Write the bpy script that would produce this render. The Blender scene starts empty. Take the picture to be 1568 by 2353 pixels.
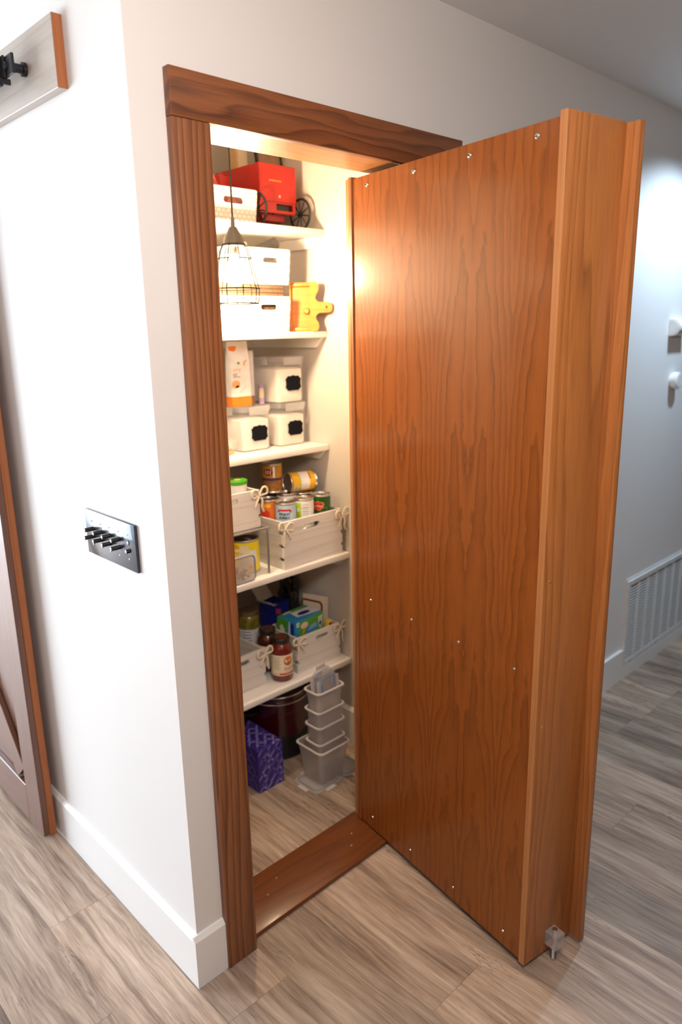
import bpy, bmesh, math, random
from math import sin, cos, pi, radians as R
from mathutils import Vector, Matrix

# ------------------------------------------------------------------ camera, world, light, exposure
sc = bpy.context.scene
COL = sc.collection
IMG_W, IMG_H = 1568, 2353
FPX = 1668.55
fwd = Vector((0.66937892, 0.70135577, -0.24501418))
rgt = Vector((0.71995922, -0.69375737, -0.01895895))
upv = Vector((0.18327736, 0.1637095, 0.96933411))
CAM = Vector((-0.76672, -1.35974, 1.62122))
cd = bpy.data.cameras.new('camera')
cd.sensor_fit = 'VERTICAL'
cd.sensor_height = 36.0
cd.sensor_width = 24.0
cd.lens = FPX / IMG_H * 36.0
cd.clip_start = 0.05
cd.dof.use_dof = True
cd.dof.focus_distance = 1.75
cd.dof.aperture_fstop = 2.4
co = bpy.data.objects.new('camera', cd)
COL.objects.link(co)
mw = Matrix((rgt, upv, -fwd)).transposed().to_4x4()
mw.translation = CAM
co.matrix_world = mw
sc.camera = co

sc.view_settings.view_transform = 'Standard'
sc.view_settings.look = 'None'
sc.view_settings.gamma = 1.0
sc.view_settings.use_curve_mapping = False
sc.view_settings.exposure = 0.0

wd = bpy.data.worlds.new('world')
sc.world = wd
wd.use_nodes = True
wb = wd.node_tree.nodes['Background']
wb.inputs[0].default_value = (0.70, 0.82, 1.0, 1)
wb.inputs[1].default_value = 0.03


def area(name, loc, target, sx, sy, power, colr):
    l = bpy.data.lights.new(name, 'AREA')
    l.shape = 'RECTANGLE'
    l.size, l.size_y = sx, sy
    l.energy = power
    l.color = colr
    o = bpy.data.objects.new(name, l)
    COL.objects.link(o)
    o.location = loc
    d = Vector(target) - Vector(loc)
    o.rotation_euler = d.to_track_quat('-Z', 'Y').to_euler()
    return o


# daylight through the glass doors at the far end of the room on the left
area('daylight_glass_door', (-2.35, 4.4, 1.15), (-0.3, 0, 1.15), 3.4, 2.0, 380, (0.80, 0.90, 1.0))
# added fill light with no visible source, just above the camera
pl_ = bpy.data.lights.new('room_fill', 'POINT')
pl_.energy = 62
pl_.color = (1.0, 0.89, 0.81)
pl_.shadow_soft_size = 0.16
po_ = bpy.data.objects.new('room_fill', pl_)
COL.objects.link(po_)
po_.location = (-0.45, -1.36, 2.15)
# recessed ceiling downlight in the hallway, close to the wall
sp = bpy.data.lights.new('hall_downlight', 'SPOT')
sp.energy = 92
sp.color = (0.56, 0.78, 1.0)
sp.spot_size = R(140)
sp.spot_blend = 0.6
sp.shadow_soft_size = 0.04
so = bpy.data.objects.new('hall_downlight', sp)
COL.objects.link(so)
so.location = (2.46, -0.42, 2.43)
so.rotation_euler = (0, 0, 0)

# ------------------------------------------------------------------ node / material helpers


class NT:
    def __init__(s, name):
        s.mat = bpy.data.materials.new(name)
        s.mat.use_nodes = True
        s.t = s.mat.node_tree
        s.b = s.t.nodes['Principled BSDF']
        s.out = s.t.nodes['Material Output']

    def n(s, typ, **kw):
        nd = s.t.nodes.new(typ)
        for k, v in kw.items():
            if k.startswith('i_'):
                nd.inputs[int(k[2:])].default_value = v
            else:
                setattr(nd, k, v)
        return nd

    def l(s, a, b):
        s.t.links.new(a, b)

    def m(s, op, a, b=None, c=None):
        nd = s.n('ShaderNodeMath', operation=op)
        for i, v in enumerate((a, b, c)):
            if v is None:
                continue
            if isinstance(v, (int, float)):
                nd.inputs[i].default_value = v
            else:
                s.l(v, nd.inputs[i])
        return nd.outputs[0]

    def vec(s, x, y, z):
        nd = s.n('ShaderNodeCombineXYZ')
        for i, v in enumerate((x, y, z)):
            if isinstance(v, (int, float)):
                nd.inputs[i].default_value = v
            else:
                s.l(v, nd.inputs[i])
        return nd.outputs[0]

    def noise(s, v, scale=1.0, detail=2.0, rough=0.5):
        nd = s.n('ShaderNodeTexNoise')
        s.l(v, nd.inputs['Vector'])
        nd.inputs['Scale'].default_value = scale
        nd.inputs['Detail'].default_value = detail
        nd.inputs['Roughness'].default_value = rough
        return nd.outputs['Fac']

    def ramp(s, f, els):
        nd = s.n('ShaderNodeValToRGB')
        cr = nd.color_ramp
        while len(cr.elements) < len(els):
            cr.elements.new(0.5)
        for e, (p, c) in zip(cr.elements, els):
            e.position = p
            e.color = (*c, 1) if len(c) == 3 else c
        s.l(f, nd.inputs[0])
        return nd.outputs[0]

    def mix(s, f, a, b, bt='MIX'):
        nd = s.n('ShaderNodeMix', data_type='RGBA', blend_type=bt)
        for i, v in ((0, f), (6, a), (7, b)):
            if isinstance(v, (int, float)):
                nd.inputs[i].default_value = v
            elif isinstance(v, tuple):
                nd.inputs[i].default_value = (*v, 1)
            else:
                s.l(v, nd.inputs[i])
        return nd.outputs[2]

    def bump(s, h, strength=0.2, dist=0.01):
        nd = s.n('ShaderNodeBump')
        nd.inputs['Strength'].default_value = strength
        nd.inputs['Distance'].default_value = dist
        s.l(h, nd.inputs['Height'])
        s.l(nd.outputs[0], s.b.inputs['Normal'])

    def set(s, **kw):
        names = dict(col='Base Color', rough='Roughness', metal='Metallic', coat='Coat Weight', crough='Coat Roughness',
                     spec='Specular IOR Level', trans='Transmission Weight', ior='IOR', alpha='Alpha', sss='Subsurface Weight',
                     sheen='Sheen Weight')
        for k, v in kw.items():
            i = s.b.inputs[names[k]]
            if hasattr(v, 'links') or hasattr(v, 'is_linked'):
                s.l(v, i)
            else:
                i.default_value = (*v, 1) if isinstance(v, tuple) else v
        return s


M = {}


def plain(name, colr, rough=0.5, metal=0.0, coat=0.0, var=0.06, scale=30.0, **kw):
    t = NT(name)
    tc = t.n('ShaderNodeTexCoord')
    f = t.noise(tc.outputs['Object'], scale, 3)
    d = tuple(max(0, c * (1 - var)) for c in colr)
    li = tuple(min(1, c * (1 + var)) for c in colr)
    t.set(col=t.ramp(f, [(0.3, d), (0.7, li)]), rough=rough, metal=metal, coat=coat, **kw)
    M[name] = t.mat
    return t.mat


def wood(name, along='Z', light=(0.40, 0.17, 0.06), mid=(0.28, 0.105, 0.036), dark=(0.13, 0.045, 0.018), n=70.0, amp=3.0,
         rough=0.32, coat=0.25, cath=None, wob=0.7, fibre=0.25, crough=0.16, seed=0.0, calm=0.95, spec=0.4):
    t = NT(name)
    tc = t.n('ShaderNodeTexCoord')
    sx = t.n('ShaderNodeSeparateXYZ')
    t.l(tc.outputs['Object'], sx.inputs[0])
    X, Y, Z = sx.outputs
    lo, b, c = {'Z': (Z, X, Y), 'X': (X, Z, Y), 'Y': (Y, X, Z)}[along]
    oi = t.n('ShaderNodeObjectInfo')
    rnd = t.m('MULTIPLY_ADD', oi.outputs['Random'], 7.0, seed)
    if cath:
        L, cen, off, K, B = cath
        pm = t.m('PINGPONG', t.m('SUBTRACT', b, off), L)
        q = t.m('MULTIPLY', t.m('SUBTRACT', pm, cen), K)
        wy = t.noise(t.vec(t.m('MULTIPLY', pm, 7.0), t.m('MULTIPLY', lo, 5.0), 2.2), 1.0, 2)
        w1 = t.noise(t.vec(t.m('MULTIPLY', pm, 13.0), t.m('MULTIPLY', lo, 2.3), 3.7), 1.0, 2)
        w2 = t.noise(t.vec(t.m('MULTIPLY', pm, 30.0), t.m('ADD', t.m('MULTIPLY', lo, 17.0), t.m('MULTIPLY', wy, 3.0)), 8.1), 1.0, 2)
        zz = t.noise(t.vec(0.3, t.m('MULTIPLY', lo, 1.7), 1.2), 1.0, 1)
        q2 = t.m('POWER', t.m('ABSOLUTE', t.m('ADD', q, t.m('MULTIPLY', t.m('SUBTRACT', zz, 0.5), 1.6))), 1.55)
        tt = t.m('ADD', q2, t.m('MULTIPLY', lo, B))
        tt = t.m('ADD', tt, t.m('MULTIPLY', w1, amp))
        tt = t.m('ADD', tt, t.m('MULTIPLY', w2, 0.75))
        ac = pm
    else:
        ac = t.m('ADD', t.m('ADD', b, t.m('MULTIPLY', c, 0.8)), rnd)
        w1 = t.noise(t.vec(t.m('MULTIPLY', ac, 10.0), t.m('MULTIPLY', lo, wob), rnd), 1.0, 2)
        w2 = t.noise(t.vec(t.m('MULTIPLY', ac, 35.0), t.m('MULTIPLY', lo, wob * 2.5), rnd), 1.0, 2)
        tt = t.m('ADD', t.m('MULTIPLY', ac, n), t.m('MULTIPLY', w1, amp))
        tt = t.m('ADD', tt, t.m('MULTIPLY', w2, 0.8))
    fr = t.m('FRACT', tt)
    cr = t.ramp(fr, [(0.0, light), (0.35, tuple(0.7 * a + 0.3 * d for a, d in zip(light, mid))), (0.68, mid), (0.88, dark), (1.0, light)])
    gate = t.noise(t.vec(t.m('MULTIPLY', ac, 30.0), t.m('MULTIPLY', lo, 2.0), 9.5), 1.0, 2)
    soft = t.m('MULTIPLY_ADD', gate, -1.1, calm)
    nd = t.n('ShaderNodeClamp')
    t.l(soft, nd.inputs[0])
    cr = t.mix(nd.outputs[0], cr, tuple(0.55 * a + 0.45 * d for a, d in zip(light, mid)))
    tone = t.noise(t.vec(t.m('MULTIPLY', ac, 14.0), t.m('MULTIPLY', lo, 0.9), 5.5), 1.0, 2)
    cr = t.mix(0.3, cr, t.ramp(tone, [(0.3, mid), (0.7, light)]))
    fb = t.noise(t.vec(t.m('MULTIPLY', ac, 420.0), t.m('MULTIPLY', lo, 9.0), 0.0), 1.0, 2)
    cr = t.mix(fibre, cr, t.ramp(fb, [(0.3, dark), (0.65, light)]))
    t.set(col=cr, rough=rough, coat=coat, crough=crough, spec=spec)
    t.bump(fb, 0.05, 0.002)
    M[name] = t.mat
    return t.mat


wood('veneer', 'Z', light=(0.345, 0.102, 0.0165), mid=(0.195, 0.052, 0.0090), dark=(0.08, 0.019, 0.004), amp=3.0,
     cath=(0.1265, 0.045, 0.231, 26.0, 2.3), rough=0.5, coat=0.45, crough=0.15, fibre=0.2, spec=0.15)
wood('walnut_z', 'Z', n=52, amp=6.0, calm=0.62, rough=0.42, coat=0.15, light=(0.38, 0.140, 0.050), mid=(0.165, 0.050, 0.0165), dark=(0.055, 0.016, 0.008), fibre=0.25)
wood('walnut_x', 'X', n=34, amp=7.0, calm=0.65, rough=0.42, coat=0.15, wob=1.6, light=(0.29, 0.095, 0.028), mid=(0.15, 0.044, 0.0145), dark=(0.050, 0.015, 0.008), fibre=0.25, seed=3)
wood('threshold_x', 'X', n=26, amp=6.0, rough=0.36, coat=0.25, wob=1.2, light=(0.19, 0.056, 0.014), mid=(0.115, 0.031, 0.0085), dark=(0.045, 0.012, 0.005), fibre=0.25, seed=8)
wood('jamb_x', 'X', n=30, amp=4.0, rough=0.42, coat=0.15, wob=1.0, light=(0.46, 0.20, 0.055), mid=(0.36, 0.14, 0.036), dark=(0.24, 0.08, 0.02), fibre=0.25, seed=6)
wood('cherry_z', 'Z', n=26, amp=6.0, rough=0.4, coat=0.2, light=(0.54, 0.200, 0.052), mid=(0.33, 0.105, 0.026), dark=(0.12, 0.035, 0.011), fibre=0.25, seed=5)
wood('cherry_edge', 'Z', n=40, amp=2.0, rough=0.4, coat=0.2, light=(0.50, 0.215, 0.07), mid=(0.42, 0.17, 0.055), dark=(0.32, 0.12, 0.04), fibre=0.25, seed=2)
wood('barn_wood', 'Z', n=30, amp=3.0, rough=0.34, coat=0.4, light=(0.17, 0.065, 0.032), mid=(0.12, 0.043, 0.022), dark=(0.06, 0.022, 0.014), fibre=0.3, crough=0.25)
wood('barn_wood_y', 'Y', n=30, amp=3.0, rough=0.34, coat=0.4, light=(0.17, 0.065, 0.032), mid=(0.12, 0.043, 0.022), dark=(0.06, 0.022, 0.014), fibre=0.3, crough=0.25)
wood('barn_back', 'Z', n=50, amp=3.0, rough=0.5, coat=0.05, light=(0.42, 0.14, 0.045), mid=(0.33, 0.10, 0.03), dark=(0.2, 0.055, 0.02), fibre=0.3)
wood('rail_board', 'Y', n=30, amp=3.0, rough=0.36, coat=0.3, light=(0.52, 0.45, 0.39), mid=(0.46, 0.39, 0.33), dark=(0.34, 0.26, 0.20), fibre=0.3, crough=0.45)  # brown board made pale: daylight glare put into the base colour
wood('tray_wood', 'X', n=40, amp=2.0, rough=0.4, coat=0.2, light=(0.60, 0.22, 0.010), mid=(0.52, 0.17, 0.008), dark=(0.36, 0.105, 0.006), fibre=0.2)
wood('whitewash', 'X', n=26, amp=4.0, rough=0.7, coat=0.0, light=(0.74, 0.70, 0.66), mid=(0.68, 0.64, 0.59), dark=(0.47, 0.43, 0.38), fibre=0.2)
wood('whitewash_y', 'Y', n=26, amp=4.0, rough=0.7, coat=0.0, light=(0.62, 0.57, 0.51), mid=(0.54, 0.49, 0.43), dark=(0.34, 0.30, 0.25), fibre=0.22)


def floor_mat():
    t = NT('vinyl_plank')
    tc = t.n('ShaderNodeTexCoord')
    oi = t.n('ShaderNodeObjectInfo')
    sx = t.n('ShaderNodeSeparateXYZ')
    t.l(tc.outputs['Object'], sx.inputs[0])
    X, Y, Z = sx.outputs
    r = oi.outputs['Random']
    off = t.m('MULTIPLY', r, 61.0)
    wig = t.noise(t.vec(t.m('MULTIPLY', X, 6.0), t.m('MULTIPLY', Y, 3.0), t.m('ADD', off, 17.0)), 1.0, 2)
    Xw = t.m('ADD', X, t.m('MULTIPLY', t.m('SUBTRACT', wig, 0.5), 0.035))
    g1 = t.noise(t.vec(t.m('MULTIPLY', Xw, 78.0), t.m('MULTIPLY', Y, 3.6), off), 1.0, 6, 0.66)
    g2 = t.noise(t.vec(t.m('MULTIPLY', Xw, 210.0), t.m('MULTIPLY', Y, 12.0), off), 1.0, 3, 0.6)
    bl = t.noise(t.vec(t.m('MULTIPLY', Xw, 17.0), t.m('MULTIPLY', Y, 1.5), t.m('ADD', off, 9.0)), 1.0, 4, 0.6)
    c = t.ramp(g1, [(0.32, (0.10, 0.066, 0.049)), (0.45, (0.27, 0.195, 0.15)), (0.56, (0.43, 0.335, 0.27)), (0.70, (0.60, 0.50, 0.42))])
    c = t.mix(0.30, c, t.ramp(g2, [(0.35, (0.12, 0.082, 0.062)), (0.6, (0.50, 0.40, 0.33))]))
    c = t.mix(0.36, c, t.ramp(bl, [(0.36, (0.10, 0.066, 0.048)), (0.50, (0.36, 0.27, 0.21)), (0.64, (0.62, 0.515, 0.43))]))
    wv = t.noise(t.vec(t.m('MULTIPLY', Xw, 17.0), t.m('MULTIPLY', Y, 1.5), t.m('ADD', off, 31.0)), 1.0, 5, 0.7)
    crack = t.ramp(t.m('ABSOLUTE', t.m('SUBTRACT', wv, 0.52)), [(0.0, (1, 1, 1)), (0.013, (0, 0, 0))])
    gate = t.ramp(t.noise(t.vec(t.m('MULTIPLY', X, 5.0), t.m('MULTIPLY', Y, 2.6), t.m('ADD', off, 3.0)), 1.0, 2), [(0.50, (0, 0, 0)), (0.62, (1, 1, 1))])
    cf = t.m('MULTIPLY', t.m('MULTIPLY', crack, gate), 0.8)
    c = t.mix(cf, c, (0.055, 0.036, 0.027))
    tone = t.ramp(r, [(0.0, (0.76, 0.75, 0.73)), (0.5, (0.96, 0.93, 0.895)), (1.0, (1.19, 1.14, 1.08))])
    c = t.mix(1.0, c, tone, 'MULTIPLY')
    t.set(col=c, rough=t.m('MULTIPLY_ADD', g2, 0.2, 0.33), spec=0.4)
    t.bump(g2, 0.08, 0.003)
    M['floor'] = t.mat


floor_mat()


def wall_mat(name, c, rough=0.55, bs=0.03):
    t = NT(name)
    tc = t.n('ShaderNodeTexCoord')
    f = t.noise(tc.outputs['Object'], 220.0, 3)
    g = t.noise(tc.outputs['Object'], 1.3, 2)
    t.set(col=t.ramp(g, [(0.3, tuple(x * 0.985 for x in c)), (0.7, tuple(min(1, x * 1.01) for x in c))]), rough=rough)
    t.bump(f, bs, 0.002)
    M[name] = t.mat


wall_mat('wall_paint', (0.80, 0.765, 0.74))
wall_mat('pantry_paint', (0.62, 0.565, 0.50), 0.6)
wall_mat('ceiling_paint', (0.88, 0.88, 0.88), 0.8, 0.12)
wall_mat('trim_paint', (0.84, 0.82, 0.80), 0.35, 0.01)
wall_mat('shelf_paint', (0.83, 0.80, 0.76), 0.4, 0.01)

plain('vent_white', (0.72, 0.71, 0.69), 0.4)
plain('dark_void', (0.03, 0.03, 0.03), 0.9)
plain('white_plastic', (0.82, 0.81, 0.79), 0.38)
plain('black_metal', (0.025, 0.025, 0.03), 0.42, 0.6)
plain('plate_black', (0.045, 0.05, 0.065), 0.30, 0.75, coat=0.4)
plain('button_black', (0.02, 0.018, 0.018), 0.35)
plain('pearl', (0.82, 0.84, 0.80), 0.2, coat=0.5)
plain('steel', (0.72, 0.70, 0.67), 0.25, 1.0)
plain('tin', (0.60, 0.57, 0.53), 0.28, 1.0)
plain('grey_wire', (0.30, 0.29, 0.29), 0.4, 0.7)
plain('socket_grey', (0.10, 0.085, 0.07), 0.5)
plain('cord_black', (0.02, 0.018, 0.015), 0.6)
plain('cage_wire', (0.004, 0.004, 0.003), 0.9, 0.0, spec=0.05)
plain('flour', (0.86, 0.82, 0.74), 0.9, var=0.04)
plain('flour_white', (0.90, 0.88, 0.86), 0.9, var=0.03)
plain('chalk_black', (0.006, 0.006, 0.010), 0.9, spec=0.1)
plain('rope', (0.70, 0.60, 0.48), 0.85, var=0.15, scale=400)
plain('red_toy', (0.42, 0.009, 0.004), 0.5)
plain('red_dark', (0.30, 0.012, 0.010), 0.5)
plain('gold_print', (0.62, 0.20, 0.02), 0.5)
plain('black_rubber', (0.012, 0.011, 0.011), 0.5)
plain('pink_plastic', (0.75, 0.33, 0.29), 0.4)
plain('tan_card', (0.50, 0.33, 0.16), 0.7)
plain('cream_card', (0.62, 0.52, 0.38), 0.7)
plain('brown_card', (0.22, 0.13, 0.075), 0.7)
plain('grey_roll', (0.07, 0.062, 0.055), 0.5)
plain('brown_weave', (0.15, 0.085, 0.045), 0.9, var=0.45, scale=260)
plain('paper_white', (0.80, 0.78, 0.76), 0.6)
plain('paper_grey', (0.62, 0.60, 0.61), 0.6)
plain('orange', (0.86, 0.22, 0.015), 0.45)
plain('orange_pale', (0.85, 0.38, 0.15), 0.55)
plain('leaf_green', (0.10, 0.30, 0.03), 0.5)
plain('green_lid', (0.06, 0.36, 0.015), 0.4)
plain('can_green', (0.004, 0.075, 0.012), 0.35, coat=0.2)
plain('lime', (0.45, 0.58, 0.02), 0.45)
plain('can_yellow', (0.80, 0.42, 0.015), 0.4)
plain('can_gold', (0.42, 0.20, 0.012), 0.4)
plain('bright_yellow', (0.90, 0.72, 0.01), 0.4)
plain('label_cream', (0.80, 0.70, 0.40), 0.5)
plain('jar_label', (0.80, 0.70, 0.50), 0.55)
plain('purple_dark', (0.075, 0.02, 0.10), 0.45)
plain('lilac', (0.38, 0.25, 0.50), 0.5)
plain('blue_label', (0.45, 0.58, 0.72), 0.5)
plain('label_red', (0.55, 0.02, 0.015), 0.45)
plain('bean_brown', (0.30, 0.13, 0.02), 0.5, var=0.5, scale=160)
plain('ink', (0.03, 0.04, 0.045), 0.6)
plain('ink_orange', (0.70, 0.16, 0.02), 0.6)
plain('ink_grey', (0.30, 0.28, 0.24), 0.6)
plain('sauce', (0.135, 0.010, 0.003), 0.25, coat=0.8, var=0.25)
plain('sauce_dark', (0.06, 0.006, 0.003), 0.25, coat=0.8, var=0.25)
plain('jar_lid', (0.035, 0.033, 0.025), 0.35, 0.4)
plain('jar_lid_top', (0.12, 0.035, 0.018), 0.4)
plain('gold_lid', (0.30, 0.20, 0.10), 0.35, 0.7)
plain('pickle', (0.16, 0.13, 0.012), 0.3, coat=0.7, var=0.45, scale=60)
plain('box_blue', (0.02, 0.22, 0.46), 0.4)
plain('box_green', (0.07, 0.30, 0.02), 0.4)
plain('navy', (0.008, 0.014, 0.17), 0.4)
plain('pink_print', (0.42, 0.04, 0.09), 0.5)
plain('bag_black', (0.018, 0.016, 0.018), 0.22, coat=0.5, var=0.4)
plain('maroon', (0.13, 0.008, 0.012), 0.5)
plain('violet', (0.040, 0.022, 0.20), 0.45)
plain('violet_mid', (0.11, 0.08, 0.33), 0.45)
plain('violet_light', (0.24, 0.20, 0.50), 0.45)
plain('pot_red', (0.035, 0.001, 0.0025), 0.25, coat=0.6)
plain('pot_black', (0.008, 0.007, 0.008), 0.3)
plain('gasket_grey', (0.22, 0.22, 0.27), 0.5)
plain('gasket_blue', (0.10, 0.20, 0.52), 0.5)
plain('nut', (0.36, 0.17, 0.085), 0.7, var=0.5, scale=90)
plain('pasta', (0.70, 0.47, 0.14), 0.5, var=0.3, scale=120)
plain('red_bag', (0.66, 0.10, 0.07), 0.3)
plain('yellow_pack', (0.70, 0.48, 0.03), 0.5)


def clear(name, tint, fac, rough=0.12, diff=(0.8, 0.8, 0.8)):
    t = NT(name)
    tr = t.n('ShaderNodeBsdfTransparent')
    tr.inputs[0].default_value = (*tint, 1)
    tc = t.n('ShaderNodeTexCoord')
    f = t.noise(tc.outputs['Object'], 25.0, 2)
    t.set(col=t.ramp(f, [(0.3, tuple(x * 0.95 for x in diff)), (0.7, diff)]), rough=rough)
    mx = t.n('ShaderNodeMixShader')
    mx.inputs[0].default_value = fac
    t.l(tr.outputs[0], mx.inputs[1])
    t.l(t.b.outputs[0], mx.inputs[2])
    t.l(mx.outputs[0], t.out.inputs[0])
    M[name] = t.mat


clear('clear_plastic', (0.96, 0.94, 0.92), 0.22, 0.08)
clear('clear_lid', (0.95, 0.94, 0.93), 0.26, 0.12)
clear('frosted', (0.86, 0.84, 0.84), 0.38, 0.35, (0.62, 0.58, 0.58))
clear('frosted_rim', (0.8, 0.78, 0.78), 0.75, 0.3, (0.66, 0.61, 0.60))
clear('acrylic', (0.90, 0.88, 0.87), 0.32, 0.05, (0.7, 0.68, 0.66))
clear('bulb_glass', (1.0, 0.98, 0.94), 0.08, 0.02)


def weave_mat():
    t = NT('woven_plastic')
    tc = t.n('ShaderNodeTexCoord')
    sx = t.n('ShaderNodeSeparateXYZ')
    t.l(tc.outputs['Object'], sx.inputs[0])
    X, Y, Z = sx.outputs
    a = t.m('MULTIPLY', t.m('ADD', X, Y), 55.0)
    b = t.m('MULTIPLY', Z, 75.0)
    row = t.m('MODULO', t.m('FLOOR', b), 2.0)
    u = t.m('FRACT', t.m('ADD', a, t.m('MULTIPLY', row, 0.5)))
    v = t.m('FRACT', b)
    h = t.m('MULTIPLY', t.m('SINE', t.m('MULTIPLY', u, pi)), t.m('SINE', t.m('MULTIPLY', v, pi)))
    t.set(col=t.ramp(h, [(0.08, (0.56, 0.52, 0.48)), (0.35, (0.80, 0.775, 0.75))]), rough=0.45)
    t.bump(h, 0.6, 0.004)
    M['woven'] = t.mat


weave_mat()


def glow(name, c, s):
    t = NT(name)
    t.set(col=c)
    t.b.inputs['Emission Color'].default_value = (*c, 1)
    t.b.inputs['Emission Strength'].default_value = s
    M[name] = t.mat


glow('lamp_glow', (1.0, 0.76, 0.48), 760.0)

# ------------------------------------------------------------------ geometry helpers


def bm_new():
    return bmesh.new()


def box(bm, x0, x1, y0, y1, z0, z1, rot=None, piv=(0, 0, 0)):
    vs = [Vector((x, y, z)) for z in (z0, z1) for y in (y0, y1) for x in (x0, x1)]
    if rot is not None:
        p = Vector(piv)
        vs = [rot @ (v - p) + p for v in vs]
    v = [bm.verts.new(c) for c in vs]
    for f in ((0, 2, 3, 1), (4, 5, 7, 6), (0, 1, 5, 4), (2, 6, 7, 3), (0, 4, 6, 2), (1, 3, 7, 5)):
        bm.faces.new([v[i] for i in f])
    return bm


def bx(x0, x1, y0, y1, z0, z1, bev=0.0, seg=2):
    bm = box(bm_new(), x0, x1, y0, y1, z0, z1)
    if bev:
        bmesh.ops.bevel(bm, geom=bm.edges[:], offset=bev, segments=seg, affect='EDGES', profile=0.5)
    return bm


def lathe(bm, prof, n=32, c=(0, 0), axis='Z'):
    """prof: list of (r, z)"""
    rings = []
    for r, z in prof:
        if r < 1e-6:
            rings.append([bm.verts.new((c[0], c[1], z))])
        else:
            rings.append([bm.verts.new((c[0] + r * cos(2 * pi * i / n), c[1] + r * sin(2 * pi * i / n), z)) for i in range(n)])
    for a, b in zip(rings, rings[1:]):
        for i in range(n):
            j = (i + 1) % n
            if len(a) == 1 and len(b) == 1:
                continue
            if len(a) == 1:
                bm.faces.new((a[0], b[i], b[j]))
            elif len(b) == 1:
                bm.faces.new((a[i], b[0], a[j]))
            else:
                bm.faces.new((a[i], a[j], b[j], b[i]))
    return bm


def tube(bm, pts, r, n=8, closed=False, cap=True):
    P = [Vector(p) for p in pts]
    m = len(P)
    rings = []
    prev = None
    for i, p in enumerate(P):
        if closed:
            d = (P[(i + 1) % m] - P[i - 1]).normalized()
        else:
            d = (P[min(i + 1, m - 1)] - P[max(i - 1, 0)]).normalized()
        if prev is None:
            a = d.orthogonal().normalized()
        else:
            a = (prev - d * prev.dot(d))
            a = a.normalized() if a.length > 1e-6 else d.orthogonal().normalized()
        prev = a
        b = d.cross(a)
        rr = r[i] if isinstance(r, (list, tuple)) else r
        rings.append([bm.verts.new(p + (a * cos(2 * pi * k / n) + b * sin(2 * pi * k / n)) * rr) for k in range(n)])
    rng = range(m) if closed else range(m - 1)
    for i in rng:
        A, B = rings[i], rings[(i + 1) % m]
        for k in range(n):
            bm.faces.new((A[k], A[(k + 1) % n], B[(k + 1) % n], B[k]))
    if cap and not closed:
        bm.faces.new(rings[0][::-1])
        bm.faces.new(rings[-1])
    return bm


def smooth_path(pts, sub=6):
    P = [Vector(p) for p in pts]
    out = []
    for i in range(len(P) - 1):
        p0, p1, p2, p3 = P[max(i - 1, 0)], P[i], P[i + 1], P[min(i + 2, len(P) - 1)]
        for k in range(sub):
            t = k / sub
            out.append(0.5 * ((2 * p1) + (p2 - p0) * t + (2 * p0 - 5 * p1 + 4 * p2 - p3) * t * t + (3 * p1 - p0 - 3 * p2 + p3) * t ** 3))
    out.append(P[-1])
    return out


def plate(outer, holes, thick, frame):
    """flat polygon (2D lists) with holes, extruded; frame maps (a,b,depth)->xyz"""
    bm = bm_new()
    es = []
    for loop in [outer] + list(holes):
        vs = [bm.verts.new((a, b, 0)) for a, b in loop]
        for i in range(len(vs)):
            es.append(bm.edges.new((vs[i], vs[(i + 1) % len(vs)])))
    bmesh.ops.triangle_fill(bm, use_beauty=True, use_dissolve=True, edges=es)
    fs = bm.faces[:]
    g = bmesh.ops.extrude_face_region(bm, geom=fs)
    for v in g['geom']:
        if isinstance(v, bmesh.types.BMVert):
            v.co.z += thick
    for v in bm.verts:
        v.co = Vector(frame(*v.co))
    bmesh.ops.recalc_face_normals(bm, faces=bm.faces[:])
    return bm


def slot(ca, cb, w, h, n=8):
    r = h / 2
    o = []
    for i in range(n + 1):
        t = -pi / 2 + pi * i / n
        o.append((ca + w / 2 - r + r * cos(t), cb + r * sin(t)))
    for i in range(n + 1):
        t = pi / 2 + pi * i / n
        o.append((ca - w / 2 + r + r * cos(t), cb + r * sin(t)))
    return o


def rrect(x0, x1, y0, y1, r, n=6):
    o = []
    for cx, cy, a in ((x1 - r, y0 + r, -pi / 2), (x1 - r, y1 - r, 0), (x0 + r, y1 - r, pi / 2), (x0 + r, y0 + r, pi)):
        for i in range(n + 1):
            t = a + (pi / 2) * i / n
            o.append((cx + r * cos(t), cy + r * sin(t)))
    return o


def loft(bm, loops, close_bottom=True, close_top=False):
    rs = [[bm.verts.new(p) for p in lp] for lp in loops]
    n = len(rs[0])
    for a, b in zip(rs, rs[1:]):
        for i in range(n):
            bm.faces.new((a[i], a[(i + 1) % n], b[(i + 1) % n], b[i]))
    if close_bottom:
        bm.faces.new(rs[0][::-1])
    if close_top:
        bm.faces.new(rs[-1])
    return bm


def link(name, bm, mat, parent=None, loc=(0, 0, 0), rot=(0, 0, 0), smooth=True, ang=35):
    bmesh.ops.recalc_face_normals(bm, faces=bm.faces[:])
    me = bpy.data.meshes.new(name)
    bm.to_mesh(me)
    bm.free()
    if smooth:
        for p in me.polygons:
            p.use_smooth = True
        me.set_sharp_from_angle(angle=R(ang))
    me.materials.append(M[mat] if isinstance(mat, str) else mat)
    o = bpy.data.objects.new(name, me)
    COL.objects.link(o)
    o.location = loc
    o.rotation_euler = rot
    if parent:
        o.parent = parent
    return o


def thing(name, label, cat, loc=(0, 0, 0), rot=(0, 0, 0), group=None):
    o = bpy.data.objects.new(name, None)
    o.empty_display_size = 0.05
    COL.objects.link(o)
    o.location = loc
    o.rotation_euler = rot if isinstance(rot, (tuple, list)) else (0, 0, rot)
    return tag(o, label, cat, group)


def tag(o, label, cat, group=None):
    o['label'] = label
    o['category'] = cat
    if group:
        o['group'] = group
    return o


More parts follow.
